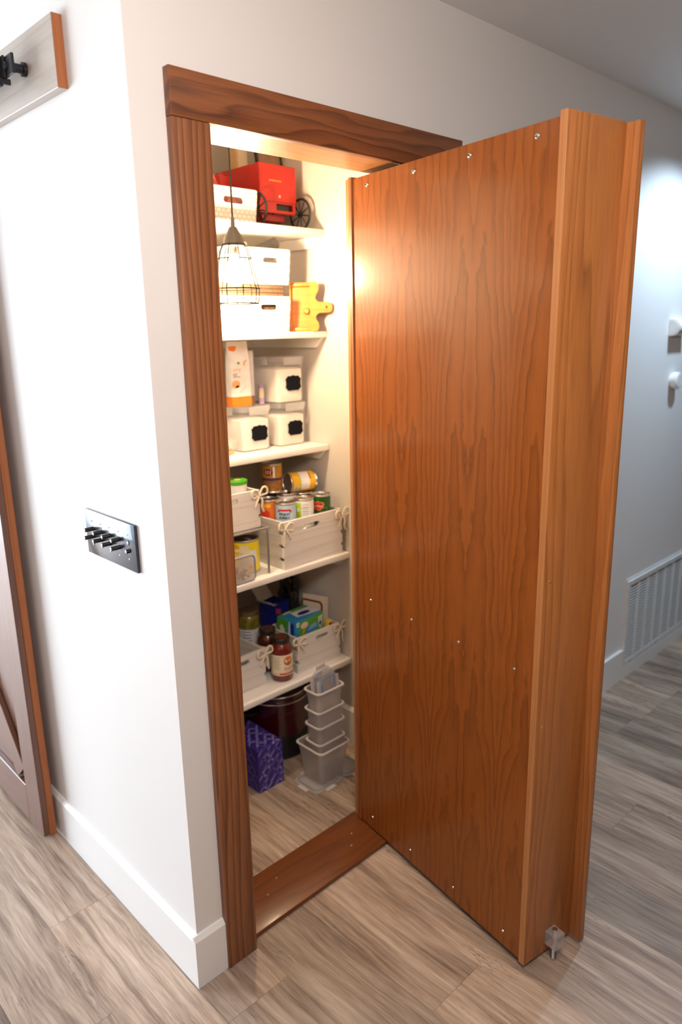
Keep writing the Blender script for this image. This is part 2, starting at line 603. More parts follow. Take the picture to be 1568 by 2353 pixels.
def struct(name, bm, mat, parent=None, label=None, **kw):
    o = link(name, bm, mat, parent, **kw)
    if parent is None:
        o['kind'] = 'structure'
        if label:
            o['label'] = label
    return o


def share(o, name, parent, loc=(0, 0, 0), rot=(0, 0, 0)):
    c = bpy.data.objects.new(name, o.data)
    COL.objects.link(c)
    c.parent = parent
    c.location = loc
    c.rotation_euler = rot
    return c


_txt = {}


def text_geo(s, size):
    cu = bpy.data.curves.new('t', 'FONT')
    cu.body = s
    cu.size = size
    cu.align_x = 'CENTER'
    cu.resolution_u = 3
    o = bpy.data.objects.new('t', cu)
    COL.objects.link(o)
    dg = bpy.context.evaluated_depsgraph_get()
    me = bpy.data.meshes.new_from_object(o.evaluated_get(dg))
    vs = [v.co.copy() for v in me.vertices]
    fs = [tuple(p.vertices) for p in me.polygons]
    bpy.data.objects.remove(o)
    bpy.data.curves.remove(cu)
    bpy.data.meshes.remove(me)
    return vs, fs


def text_bm(s, size, frame, squash=1.0):
    vs, fs = text_geo(s, size)
    bm = bm_new()
    V = [bm.verts.new(frame(v.x * squash, v.y)) for v in vs]
    for f in fs:
        try:
            bm.faces.new([V[i] for i in f])
        except ValueError:
            pass
    return bm


def cyl_frame(r, a0, z0, c=(0, 0)):
    """text on a cylinder: centre angle a0 (world angle, seen from outside), height z0"""
    return lambda x, y: (c[0] + r * cos(a0 + x / r), c[1] + r * sin(a0 + x / r), z0 + y)


def cyl_patch(bm, r, a0, a1, z0, z1, n=14, c=(0, 0), bulge=None):
    lo, hi = [], []
    for i in range(n + 1):
        a = a0 + (a1 - a0) * i / n
        lo.append(bm.verts.new((c[0] + r * cos(a), c[1] + r * sin(a), z0)))
        hi.append(bm.verts.new((c[0] + r * cos(a), c[1] + r * sin(a), z1)))
    for i in range(n):
        bm.faces.new((lo[i], lo[i + 1], hi[i + 1], hi[i]))
    return bm


def cyl_poly(pts, r, a0, z0, c=(0, 0)):
    """closed polygon of (arc length, height) laid on a cylinder as a fan"""
    bm = bm_new()
    f = cyl_frame(r, a0, z0, c)
    cx = sum(p[0] for p in pts) / len(pts)
    cy = sum(p[1] for p in pts) / len(pts)
    ce = bm.verts.new(f(cx, cy))
    vs = [bm.verts.new(f(*p)) for p in pts]
    for i in range(len(vs)):
        bm.faces.new((ce, vs[i], vs[(i + 1) % len(vs)]))
    return bm


def ell(w, h, n=20):
    return [(w / 2 * cos(2 * pi * i / n), h / 2 * sin(2 * pi * i / n)) for i in range(n)]


VIEW = R(-137)   # outward direction of cans' front labels (towards the doorway)

# ------------------------------------------------------------------ dimensions
HC = 2.44
XL, XR = 0.1675, 0.912          # casing inner edges
XC = 0.0773                     # casing outer edge
ZC, ZH = 2.028, 2.1165
TW = 0.12                       # wall thickness at the opening
PX0, PX1, PY1 = 0.11, 1.07, 1.06
HB, TB = 0.150, 0.0135

# ------------------------------------------------------------------ the setting
o = plate([(0, 0), (XL + .002, 0), (XL + .002, ZC + .019), (XR + .018, ZC + .019), (XR + .018, 0), (5.2, 0), (5.2, HC), (0, HC)], [], TW,
          lambda a, b, d: (a, d, b))
struct('wall_front', o, 'wall_paint', label='white painted wall with the pantry opening', smooth=False)
struct('wall_left', bx(0, PX0, TW, 4.2, 0, HC), 'wall_paint', label='bright white side wall with the switch plate', smooth=False)
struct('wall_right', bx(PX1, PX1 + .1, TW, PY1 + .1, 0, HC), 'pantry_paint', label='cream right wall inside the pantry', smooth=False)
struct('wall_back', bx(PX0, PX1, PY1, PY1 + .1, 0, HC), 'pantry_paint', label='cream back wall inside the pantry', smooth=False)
struct('ceiling', bx(-6, 6, -5, 5.4, HC, HC + .06), 'ceiling_paint', label='pale grey textured ceiling', smooth=False)
FL = struct('floor', bx(-6, 6, -5, 5.4, -.06, -.0065), 'floor', label='grey brown wood look plank floor', smooth=False)

PWID, PLEN = 0.187, 1.22
pb = bx(.0002, PWID - .0002, .0002, PLEN - .0002, -.0064, 0, 0.0005, 1)
known = {-2: .45, -1: -.143, 1: -.472, 0: .21, 6: -.47, 2: .02, 3: -.33, 4: .30}
random.seed(4)
first = None
for k in range(-7, 16):
    x = .17 + PWID * k
    off = known.get(k, random.uniform(0, PLEN))
    y = off
    while y > -1.55:
        y -= PLEN
    ymax = 2.3 if x < 0 else PY1
    while y < ymax:
        if x > -1.25:
            if first is None:
                first = link('plank', pb, 'floor', FL, (x, y, 0), smooth=False)
            else:
                share(first, 'plank', FL, (x, y, 0))
        y += PLEN


def baseboard(name, prof_axis, a0, a1, pos, sign):
    """profile: thickness TB, height HB with a small chamfer"""
    prof = [(0, 0), (TB, 0), (TB, HB - .012), (TB * .35, HB), (0, HB)]
    bm = bm_new()
    lo = []
    for a in (a0, a1):
        if prof_axis == 'x':
            lo.append([bm.verts.new((a, pos + sign * t, z)) for t, z in prof])
        else:
            lo.append([bm.verts.new((pos + sign * t, a, z)) for t, z in prof])
    n = len(prof)
    for i in range(n):
        bm.faces.new((lo[0][i], lo[0][(i + 1) % n], lo[1][(i + 1) % n], lo[1][i]))
    bm.faces.new(lo[0])
    bm.faces.new(lo[1][::-1])
    return struct(name, bm, 'trim_paint', smooth=False, label={'baseboard_left': 'white baseboard along the bright left wall',
                  'baseboard_front': 'short white baseboard between wall corner and door casing',
                  'baseboard_inner': 'white baseboard inside the pantry on the right wall'}[name])


baseboard('baseboard_left', 'y', 0, 4.2, 0, -1)
baseboard('baseboard_front', 'x', -TB, XC, 0, -1)
baseboard('baseboard_inner', 'y', TW + .01, PY1, PX1, -1)
# right hand baseboard, notched below the air grille
VX0, VX1, VZ0, VZ1 = 2.315, 3.08, 0.060, 0.483
prof = [(1.005, 0), (5.2, 0), (5.2, HB), (VX1, HB), (VX1, VZ0), (VX0, VZ0), (VX0, HB), (1.005, HB)]
struct('baseboard_right', plate(prof, [], TB, lambda a, b, d: (a, -d, b)), 'trim_paint', smooth=False, label='white baseboard in the hallway notched under the air grille')

# casing, jambs, threshold
struct('trim_1', bx(XC, XL, -.020, 0, 0, ZC, .0025), 'walnut_z', label='walnut left door casing')
struct('trim_2', bx(XC, XR + .0905, -.0215, 0, ZC, ZH, .002), 'walnut_x', label='walnut head casing over the pantry opening')
struct('trim_3', bx(XR, XR + .0905, -.020, 0, 0, ZC, .0025), 'walnut_z', label='walnut right door casing behind the open door')
struct('trim_4', bx(XL - .004, XL + .014, .0, TW + .003, 0, ZC + .002), 'walnut_z', label='walnut left jamb')
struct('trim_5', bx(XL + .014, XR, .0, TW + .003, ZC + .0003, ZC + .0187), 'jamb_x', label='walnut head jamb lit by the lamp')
struct('trim_6', bx(XR, XR + .018, .0, TW + .003, 0, ZC + .002), 'walnut_z', label='walnut right jamb')
TH = thing('threshold', 'flat walnut threshold board across the pantry doorway floor', 'threshold')
TH['kind'] = 'structure'
link('board', bx(XL + .0145, XR - .0005, .009, .19, .0002, .0145, .003), 'threshold_x', TH)
for x, y in ((.66, .115), (.62, .075), (.36, .135), (.30, .10)):
    link('screw_head', lathe(bm_new(), [(0, .0158), (.0025, .0158), (.0035, .0145)], 10, (x, y)), 'steel', TH)

# ------------------------------------------------------------------ the bookcase door
SX, SY, DW, DD, DZ0, DZ1, DTH = 0.7304, 0.1604, 0.7354, 0.1807, 0.0185, 2.0203, 80.7
BD = thing('bookcase_door', 'thick cherry veneered bookcase door standing open, screws along its back', 'door', (SX, SY, 0), R(DTH + 180))
link('back_panel', bx(.020, DW - .0185, .004, .010, DZ0 + .002, DZ1 - .009, .0006, 1), 'veneer', BD)
link('side_panel', bx(.004, .020, 0, DD, DZ0, DZ1 - .004, .001, 1), 'walnut_z', BD)
link('hinge_strip', bx(-.016, .004, .006, DD - .02, DZ0, DZ1 - .006, .001, 1), 'cherry_edge', BD)
link('side_panel', bx(DW - .0185, DW, 0, DD, DZ0, DZ1, .0015, 2), 'cherry_z', BD)['label'] = 'free end panel with a pale orange edge'
link('edge_band', bx(DW - .0185, DW - .0008, -.0006, .0004, DZ0, DZ1, .0002, 1), 'cherry_edge', BD)
link('top_panel', bx(.020, DW - .0185, .010, DD, DZ1 - .03, DZ1 - .010, .001, 1), 'cherry_z', BD)
link('bottom_panel', bx(.020, DW - .0185, .010, DD, DZ0 + .03, DZ0 + .05, .001, 1), 'cherry_z', BD)
sh = link('shelf', bx(.020, DW - .0185, .010, DD - .02, 0, .019, .001, 1), 'cherry_z', BD, (0, 0, .42))
for z in (.81, 1.18, 1.52):
    share(sh, 'shelf', BD, (0, 0, z))
link('face_frame_stile', bx(DW - .045, DW + .0325, DD, DD + .019, DZ0 - .006, DZ1 - .003, .0025), 'cherry_z', BD)
link('face_frame_stile', bx(.020, .060, DD - .019, DD, DZ0 + .05, DZ1 - .03, .0015, 1), 'cherry_z', BD)
for x in (.0845, .2755, .4655, .6575):
    for z, r in ((1.987, .0062), (.822, .0042), (.064, .0042)):
        s = link('screw', lathe(bm_new(), [(0, .0022), (r * .45, .0026), (r * .8, .0018), (r, 0)], 14), 'steel', BD, (x, .004, z), (R(90), 0, 0))
        if r > .005:
            s['label'] = 'larger screw with a cup washer'
            link('recess', lathe(bm_new(), [(0, .0003), (r * .3, .0003)], 8), 'black_metal', s, (0, 0, .0026))
for z in (1.061, .70):
    link('screw', lathe(bm_new(), [(0, .0012), (.0025, .001), (.0035, 0)], 10), 'steel', BD, (DW, .02, z), (0, R(90), 0))
ab = link('acrylic_block', bx(DW, DW + .036, .076, .112, .046, .086, .001, 1), 'acrylic', BD)
ab['label'] = 'clear acrylic block holding a bolt near the floor'
bp = [(0, .0), (.0075, .0), (.0085, .003), (.0075, .006)]
z = .006
while z < .04:
    bp += [(.0072, z), (.0083, z + .0015), (.0072, z + .003)]
    z += .003
bp += [(.0058, .042), (.0058, .088), (.0074, .0885), (.0074, .094), (.006, .096), (0, .096)]
bt = link('bolt', lathe(bm_new(), bp, 16), 'steel', ab, (DW + .018, .094, .0005))

# ------------------------------------------------------------------ left wall: barn door, rail, switch plate
RB = tag(link('rail_backing_board', bx(-.022, -.0002, .2435, 2.9, 2.116, 2.254, .0015, 1), 'rail_board'),
         'glossy wooden board on the white wall carrying the black rail, daylight glare painted into its pale colour', 'board')
link('end_grain', bx(-.0218, -.0003, .2428, .2436, 2.1165, 2.2535), 'barn_back', RB, smooth=False)
RL = thing('barn_door_rail', 'black flat steel rail with spacer and end stop on the wooden board', 'rail', (-.06, .365, 2.183))
link('rail_bar', bx(-.003, .003, 0, 2.4, -.0195, .0195, .0006, 1), 'black_metal', RL)
for y in (.030, .62, 1.22):
    sp_ = link('spacer', lathe(bm_new(), [(0, 0), (.0095, 0), (.0095, .026), (.0145, .027), (.0145, .0345), (0, .0345)], 18), 'black_metal', RL, (.003, y, 0), (0, R(90), 0))
    link('bolt_head', lathe(bm_new(), [(0, -.007), (.006, -.0065), (.0085, -.004), (.0085, 0)], 6), 'black_metal', sp_, (0, 0, -.006))
es = link('end_stop', bx(-.030, -.0035, .055, .092, -.034, .026, .002), 'black_metal', RL)
link('stop_lip', bx(-.012, .012, .052, .060, -.030, -.018, .001, 1), 'black_metal', es)
link('clamp_plate', bx(-.008, -.0032, .035, .055, -.020, .022, .001, 1), 'black_metal', es)

BN = thing('barn_door', 'dark stained sliding barn door with diagonal brace against the white wall', 'door', (-.045, .815, .012))
H = 2.10
for i in range(7):
    link('plank', bx(-.003, .0205, .0005 + .14 * i, .1395 + .14 * i, 0, H, .002, 1), 'barn_back' if i == 0 else 'barn_wood', BN)
for y in (0, .86):
    link('stile', bx(-.0215, -.003, y, y + .12, 0.006, H, .0015, 1), 'barn_wood', BN)
for z in (.004, 1.0, H - .14):
    link('rail', bx(-.0215, -.003, .12, .86, z, z + .14, .0015, 1), 'barn_wood_y', BN)
for z0, z1 in ((.144, 1.0), (1.14, H - .14)):
    a = math.atan2(z1 - z0, .74)
    ln = .74 / cos(a)
    for sgn in (1, -1):
        b = bx(-.0205 if sgn > 0 else -.0195, -.003, -ln / 2 + .045, ln / 2 - .045, -.05, .05, .0015, 1)
        link('brace', b, 'barn_wood_y', BN, (0, .49, (z0 + z1) / 2), (sgn * a, 0, 0))

SWP = thing('switch_plate', 'dark five gang push button switch plate on the bright white wall', 'switch', (0, .2455, 1.138))
link('plate', bx(-.0075, -.0002, -.127, .127, -.0572, .0572, .0015, 2), 'plate_black', SWP)
for g in range(5):
    y = -.092 + .046 * g         # g=4 is the far (left) gang in the picture
    for s, zz in ((1, .0098), (-1, -.0098)):
        ln = .022
        if g == 0:
            ln = .0015 if s > 0 else .008
        elif s > 0:
            ln = .020
        pbn = link('push_button', lathe(bm_new(), [(0, ln), (.0042, ln), (.0052, ln - .001), (.0052, 0), (.0085, .0), (.0085, -.001), (0, -.001)] if ln > .004 else
                   [(0, ln), (.0052, ln), (.0062, 0), (0, 0)], 16), 'button_black', SWP, (-.0077, y, zz), (0, R(-90), 0))
        link('pearl_inlay', lathe(bm_new(), [(0, .0012), (.003, .001), (.0044, 0)], 14), 'pearl', pbn, (0, 0, ln))
    for zz in (.030, -.030):
        link('screw', lathe(bm_new(), [(0, .0016), (.0017, .0012), (.0026, 0)], 10), 'steel', SWP, (-.0075, y, zz), (0, R(-90), 0))

# ------------------------------------------------------------------ hallway wall: air grille, wall fixtures
VG = thing('air_grille', 'white louvred return air grille set low in the hallway wall', 'vent', (VX0, 0, VZ0))
W_, H_ = VX1 - VX0, VZ1 - VZ0
fr = plate([(0, 0), (W_, 0), (W_, H_), (0, H_)], [[(.022, .024), (W_ - .022, .024), (W_ - .022, H_ - .020), (.022, H_ - .020)]], .012, lambda a, b, d: (a, -.001 - d, b))
link('frame', fr, 'vent_white', VG)
link('flange', plate([(-.0, 0), (W_, 0), (W_, H_ + .010), (-.0, H_ + .010)], [[(.010, .010), (W_ - .010, .010), (W_ - .010, H_ - .004), (.010, H_ - .004)]], .004, lambda a, b, d: (a - .006, -.0005 - d, b)), 'vent_white', VG)
link('backing', bx(.02, W_ - .02, -.0015, -.0008, .02, H_ - .016), 'dark_void', VG)
ns = 27
pitch = (H_ - .046) / ns
sl = None
for i in range(ns):
    zc = .026 + pitch * (i + .5)
    if sl is None:
        sl = link('slat', box(bm_new(), .022, W_ - .022, -.0078, .0078, -.0008, .0008), 'vent_white', VG, (0, -.0075, zc), (R(38), 0, 0), smooth=False)
        for v in sl.data.vertices:
            v.co.y *= .40
    else:
        share(sl, 'slat', VG, (0, -.0075, zc), (R(38), 0, 0))
x = .022 + .098
while x < W_ - .03:
    link('divider', bx(x - .0028, x + .0028, -.0112, -.0015, .024, H_ - .020), 'vent_white', VG, smooth=False)
    x += .098
for x in (.075, .36, .68):
    link('screw', lathe(bm_new(), [(0, .0015), (.003, .001), (.004, 0)], 10), 'black_metal', VG, (x, -.013, .012), (R(90), 0, 0))

prof = [(cos(t) * .036, sin(t) * .036) for t in [pi * i / 16 - pi / 2 for i in range(17)]]
FX = thing('door_chime', 'white half round fixture on the blue lit hallway wall, upper of two', 'wall fixture', (2.53, 0, 1.598))
link('body', plate([(0, -.036)] + [(.012 + a, b) for a, b in prof] + [(0, .036)], [], .13, lambda a, b, d: (d, -.0002 - a, b)), 'white_plastic', FX)
link('end_cap', plate([(.004, -.030)] + [(.012 + a * .82, b * .82) for a, b in prof] + [(.004, .030)], [], .002, lambda a, b, d: (-.002 + d, -.0002 - a, b)), 'white_plastic', FX)
KN = thing('wall_dial', 'round white dial on the hallway wall, lower of two', 'wall fixture', (2.612, 0, 1.366), (R(90), 0, 0))
link('dial', lathe(bm_new(), [(0, .0002), (.030, .0002), (.030, .006), (.037, .008), (.037, .030), (.034, .033), (0, .033)], 32), 'white_plastic', KN)
link('dial_face', lathe(bm_new(), [(0, .0345), (.028, .0345), (.029, .033)], 28), 'white_plastic', KN)

# ------------------------------------------------------------------ pantry shelves
SH = [(1.957, .62), (1.613, .62), (1.202, .62), (.800, .52), (.366, .52)]
SHL = ['top white pantry shelf carrying the red toy wagon', 'white pantry shelf at eye level under the stacked baskets',
       'white pantry shelf under the three flour canisters', 'deep white pantry shelf under the crate of cans',
       'lowest white pantry shelf under the sauce jars']
for (z, y), lb in zip(SH, SHL):
    s = thing('pantry_shelf', lb, 'shelf', (PX0, y, z), group='pantry shelves')
    link('board', bx(.001, PX1 - PX0 - .001, 0, PY1 - y - .001, -.022, 0, .002), 'shelf_paint', s)
    dp = PY1 - y
    link('side_cleat', plate([(.012, -.0225), (dp - .001, -.0225), (dp - .001, -.058), (.050, -.058)], [], .018, lambda a, b, d: (PX1 - PX0 - .0005 - d, a, b)), 'shelf_paint', s, smooth=False)
    link('back_cleat', bx(.02, PX1 - PX0 - .02, dp - .019, dp - .001, -.058, -.0225), 'shelf_paint', s, smooth=False)

# ------------------------------------------------------------------ pendant lamp
LP = thing('pendant_lamp', 'lit wire cage pendant lamp on a thin black cord in the pantry', 'lamp', (.590, .50, 0))
link('cord', tube(bm_new(), [(0, 0, 1.93), (0, 0, 2.2), (0, 0, HC - .002)], .0026, 8), 'cord_black', LP)
link('canopy', lathe(bm_new(), [(0, HC - .025), (.03, HC - .024), (.05, HC - .01), (.052, HC - .0005), (0, HC - .0005)], 24), 'socket_grey', LP)
link('strain_relief', lathe(bm_new(), [(.0028, 1.945), (.005, 1.943), (.007, 1.916), (0, 1.916)], 14), 'socket_grey', LP)
link('socket', lathe(bm_new(), [(0, 1.918), (.011, 1.917), (.017, 1.905), (.026, 1.890), (.031, 1.878), (.031, 1.864), (.028, 1.862), (0, 1.862)], 24), 'socket_grey', LP)
link('clamp_screw', tube(bm_new(), [(.030, -.004, 1.872), (.046, -.006, 1.874)], .006, 8), 'steel', LP)
link('bulb_base', lathe(bm_new(), [(0, 1.862), (.0135, 1.862), (.0135, 1.843), (.010, 1.838), (0, 1.838)], 16), 'tin', LP)
bl = link('bulb', lathe(bm_new(), [(.012, 1.8375), (.015, 1.828), (.024, 1.808), (.030, 1.790), (.029, 1.772), (.021, 1.757), (.010, 1.751), (0, 1.750)], 24), 'lamp_glow', LP)
CG = [(.034, 1.868), (.044, 1.850), (.050, 1.825), (.057, 1.79), (.066, 1.755), (.071, 1.742), (.069, 1.715), (.066, 1.700)]
cg = link('cage', tube(bm_new(), [(.071 * cos(2 * pi * i / 28), .071 * sin(2 * pi * i / 28), 1.742) for i in range(28)], .0017, 6, True), 'cage_wire', LP)
for r, z in ((.034, 1.868), (.0495, 1.828), (.066, 1.700)):
    link('ring', tube(bm_new(), [(r * cos(2 * pi * i / 28), r * sin(2 * pi * i / 28), z) for i in range(28)], .0017, 6, True), 'cage_wire', cg)
w0 = None
for k in range(9):
    if w0 is None:
        w0 = link('wire', tube(bm_new(), [(r, 0, z) for r, z in CG], .0015, 6), 'cage_wire', cg)
    else:
        share(w0, 'wire', cg, (0, 0, 0), (0, 0, 2 * pi * k / 9))
LP.rotation_euler = (0, 0, .2)

# ------------------------------------------------------------------ white woven baskets


def basket(name, label, x0, x1, y0, y1, z0, h, hole=(.5, .68, .075, .02)):
    t = thing(name, label, 'basket', ((x0 + x1) / 2, y0, z0), group='white woven baskets')
    w, d = x1 - x0, y1 - y0
    tp = .006
    n = [(-w / 2 + tp, 0), (w / 2 - tp, 0), (w / 2, h), (-w / 2, h)]
    cx = -w / 2 + w * hole[0]
    fr_ = lambda a, b, dd: (a, tp * (1 - b / h) + dd, b)
    link('front', plate(n, [slot(cx, h * hole[1], hole[2], hole[3])], .0035, fr_), 'woven', t, smooth=False)
    link('back', plate(n, [slot(cx, h * hole[1], hole[2], hole[3])], .0035, lambda a, b, dd: (a, d - tp * (1 - b / h) - dd, b)), 'woven', t, smooth=False)
    for s in (-1, 1):
        link('side', plate([(tp, 0), (d - tp, 0), (d, h), (0, h)], [], .0035, lambda a, b, dd: (s * (w / 2 - tp * (1 - b / h) - dd), a, b)), 'woven', t, smooth=False)
    link('base', bx(-w / 2 + tp, w / 2 - tp, tp, d - tp, .0, .004), 'woven', t, smooth=False)
    rim = [(a, b, h) for a, b in rrect(-w / 2, w / 2, 0, d, .012, 5)]
    link('rim', tube(bm_new(), rim, .0042, 8, True), 'white_plastic', t)
    rm = plate(slot(cx, h * hole[1], hole[2] + .006, hole[3] + .006), [slot(cx, h * hole[1], hole[2], hole[3])], .003, lambda a, b, dd: (a, tp * (1 - b / h) - .0015 + dd, b))
    link('handle_rim', rm, 'white_plastic', t)
    return t


basket('woven_basket', 'white woven plastic basket on the top shelf beside the red wagon', .53, .808, .655, .84, 1.9573, .100, (.655, .66, .078, .020))
basket('woven_basket', 'lower white woven basket on the shelf beside the yellow wooden tray', .60, .922, .640, .86, 1.6133, .114, (.70, .72, .07, .018))
basket('woven_basket', 'upper white woven basket stacked on brown placemats', .68, .936, .650, .85, 1.7695, .112, (.655, .70, .066, .017))
pm_ = thing('woven_placemats', 'brown woven placemats folded inside the lower basket', 'placemat', (.76, .752, 1.6175))
for i in range(11):
    link('placemat', bx(-.148, .148, -.095, .095, .0138 * i, .0138 * i + .0135, .004, 1), 'brown_weave', pm_)
gr = thing('grey_roll', 'dark grey roll poking out of the upper basket', 'roll', (.925, .715, 1.912), (0, R(-112), 0))
link('roll_body', lathe(bm_new(), [(.006, 0), (.018, 0), (.0195, .002), (.0195, .158), (0, .158)], 20), 'grey_roll', gr)
link('core', lathe(bm_new(), [(.006, -.0005), (.006, .02), (0, .02)], 14), 'brown_card', gr)

# contents of the top basket
rbag = bm_new()
bmesh.ops.create_icosphere(rbag, subdivisions=3, radius=1)
random.seed(2)
for v in rbag.verts:
    k = 1 + .10 * sin(7 * v.co.x + 3 * v.co.z) + .08 * cos(9 * v.co.y + 4 * v.co.x)
    v.co = Vector((v.co.x * .055 * k, v.co.y * .06 * k, max(v.co.z, -.9) * .075 * k))
tag(link('red_bag', rbag, 'red_bag', None, (.645, .735, 2.045)), 'rounded red plastic bag rising from the top basket', 'bag')
tb_ = thing('toy_block', 'bright red toy block behind the red bag in the top basket', 'toy', (.745, .77, 1.9625), (0, 0, .3))
link('block', bx(-.028, .028, -.02, .02, 0, .150, .004), 'red_toy', tb_)
link('knob', lathe(bm_new(), [(.012, .150), (.012, .158), (0, .159)], 16), 'red_toy', tb_)
pk = bm_new()
bmesh.ops.create_icosphere(pk, subdivisions=3, radius=1)
for v in pk.verts:
    k = 1 + .16 * sin(9 * v.co.x + 2) * cos(8 * v.co.y)
    v.co = Vector((v.co.x * .040 * k, v.co.y * .032 * k, v.co.z * .050 * k))
tag(link('pink_pouch', pk, 'pink_plastic', None, (.742, .712, 2.014)), 'crumpled pink pouch at the rim of the top basket', 'pouch')

# ------------------------------------------------------------------ red toy wagon
WG = thing('toy_wagon', 'red toy wagon with black spoked wheels on the top shelf', 'toy', (.935, .700, 1.9573))
link('cargo_box', bx(-.082, .078, 0, .245, .086, .203, .002), 'red_toy', WG)
link('frame_rail', plate([(-.082, .050), (.074, .050), (.074, .0855), (-.082, .0855)], [[(-.010, .060), (.062, .060), (.062, .081), (-.010, .081)]], .012, lambda a, b, d: (a, .002 + d, b)), 'red_toy', WG, smooth=False)
link('undercarriage', bx(-.060, .040, .02, .22, .026, .0495, .003), 'red_dark', WG)
link('recess', bx(-.010, .062, .014, .05, .060, .081), 'black_rubber', WG)
for y in (.008, .205):
    ax = link('axle', tube(bm_new(), [(-.096, y, .0555), (.104, y, .0555)], .004, 8), 'black_rubber', WG)
    for x in (-.090, .102):
        wh = link('wheel', tube(bm_new(), [(x, y + 0.0510 * cos(2 * pi * i / 32), .0555 + .0510 * sin(2 * pi * i / 32)) for i in range(32)], .0042, 8, True), 'black_rubber', WG)
        link('hub', tube(bm_new(), [(x - .006, y, .0555), (x + .006, y, .0555)], .008, 12), 'black_rubber', wh)
        for k in range(10):
            a = 2 * pi * k / 10 + .2
            link('spoke', tube(bm_new(), [(x, y + .006 * cos(a), .0555 + .006 * sin(a)), (x, y + .050 * cos(a), .0555 + .050 * sin(a))], .0020, 6), 'black_rubber', wh)
lt = bm_new()
x = -.040
random.seed(9)
while x < .012:
    w = random.uniform(.004, .007)
    box(lt, x, x + w * .8, -.0006, .0002, .150, .1545)
    x += w
link('faded_print', lt, 'gold_print', WG, smooth=False)['label'] = 'faint gold printed line'
link('badge', lathe(bm_new(), [(0, .001), (.004, .0005), (.005, 0)], 14), 'pink_plastic', WG, (.004, 0, .104), (R(90), 0, 0))
# things standing on the wagon
FRM = thing('framed_board', 'dark edged framed board standing on the red wagon', 'frame', (.982, .80, 2.1605), (R(-8), 0, R(4)))
link('panel', bx(-.055, .055, -.002, .004, .006, .20), 'brown_card', FRM)
link('frame', plate([(-.06, 0), (.06, 0), (.06, .206), (-.06, .206)], [[(-.052, .008), (.052, .008), (.052, .198), (-.052, .198)]], .012, lambda a, b, d: (a, -.006 + d, b)), 'black_rubber', FRM, smooth=False)
CB = thing('cream_carton', 'cream carton with a tan edge standing on the wagon beside the frame', 'carton', (.885, .86, 2.1605))
link('carton_body', bx(-.006, .034, -.015, .035, 0, .22, .001, 1), 'cream_card', CB)
link('edge_strip', bx(-.014, -.0062, -.016, .034, 0, .22, .001, 1), 'tan_card', CB)

# ------------------------------------------------------------------ yellow wooden tray with handle
TR = thing('wooden_tray', 'honey yellow wooden tray with scalloped end and paddle handle standing on edge', 'tray', (.950, .672, 1.6133), (R(-4), 0, R(-43)))
hh = .168
link('back_board', bx(.0, .078, .016, .022, .004, hh - .004, .001, 1), 'tray_wood', TR)
link('rail', bx(.0, .080, .0, .022, hh - .014, hh, .003), 'tray_wood', TR)
link('rail', bx(.0, .080, .0, .022, 0, .014, .003), 'tray_wood', TR)
link('rail', bx(-.006, .0, .0, .022, 0, hh, .002), 'tray_wood', TR)
ol = [(.066, 0), (.088, .0), (.094, .006), (.097, .018), (.094, .030), (.087, .040), (.085, .050), (.090, .058), (.098, .063), (.132, .064), (.141, .068), (.145, .077), (.145, .086), (.141, .095),
      (.132, .099), (.098, .100), (.090, .105), (.085, .113), (.087, .124), (.094, .136), (.098, .149), (.095, .161), (.088, .168), (.066, .168)]
link('scalloped_end', plate(ol, [[(.124 + .004 * cos(2 * pi * i / 12), .082 + .004 * sin(2 * pi * i / 12)) for i in range(12)]], .016, lambda a, b, d: (a, -.003 + d, b)), 'tray_wood', TR, smooth=False)
link('knob', lathe(bm_new(), [(0, .014), (.008, .013), (.011, .007), (.009, 0)], 18), 'tray_wood', TR, (.053, .016, .070), (R(90), 0, 0))

# ------------------------------------------------------------------ flour canisters


def canister(label, x0, x1, y0, y1, z0, h, fill, fmat):
    t = thing('food_canister', label, 'canister', ((x0 + x1) / 2, y0, z0), group='clear canisters with black chalk labels')
    w, d = (x1 - x0) / 2, y1 - y0
    lp = lambda k, z: [(a, b, z) for a, b in rrect(-w + k, w - k, k, d - k, .014, 5)]
    bd = loft(bm_new(), [lp(.006, .0), lp(.003, .004), lp(.001, h - .02)])
    link('body', bd, 'clear_plastic', t)
    link('contents', loft(bm_new(), [lp(.0085, .003), lp(.0055, .010), lp(.0045, fill), lp(.016, fill + .005)], True, True), fmat, t)['label'] = 'white flour'
    ld = link('lid', loft(bm_new(), [lp(-.001, h - .019), lp(-.003, h - .017), lp(-.003, h - .003), lp(.0, h)], True, True), 'clear_lid', t)
    link('clasp', bx(-w * .55, w * .75, -.0066, -.0036, h - .030, h - .003, .0012, 1), 'clear_lid', ld)
    link('clasp', bx(-w - .0066, -w - .0036, d * .25, d * .75, h - .030, h - .003, .0012, 1), 'clear_lid', ld)
    pl = []
    pw, ph = .036, .026
    for a, b in ((-.72, -1), (.72, -1), (.80, -.80), (1, -.62), (.92, 0), (1, .62), (.80, .80), (.72, 1), (.25, 1.0), (0, 1.12), (-.25, 1.0), (-.72, 1), (-.80, .80), (-1, .62), (-.92, 0), (-1, -.62), (-.80, -.80)):
        pl.append((a * pw + .010, fill * .58 + b * ph))
    link('chalk_label', plate(pl, [], .0012, lambda a, b, dd: (a, -.0010 + dd, b)), 'chalk_black', t, smooth=False)
    return t


canister('clear canister of white flour with black label, lower left of three', .735, .866, .705, .90, 1.2025, .158, .108, 'flour_white')
canister('clear canister of cream flour with black label, lower right of three', .902, 1.034, .705, .90, 1.2025, .158, .110, 'flour')
canister('clear canister of flour stacked on top of another canister', .900, 1.030, .705, .90, 1.361, .166, .120, 'flour')

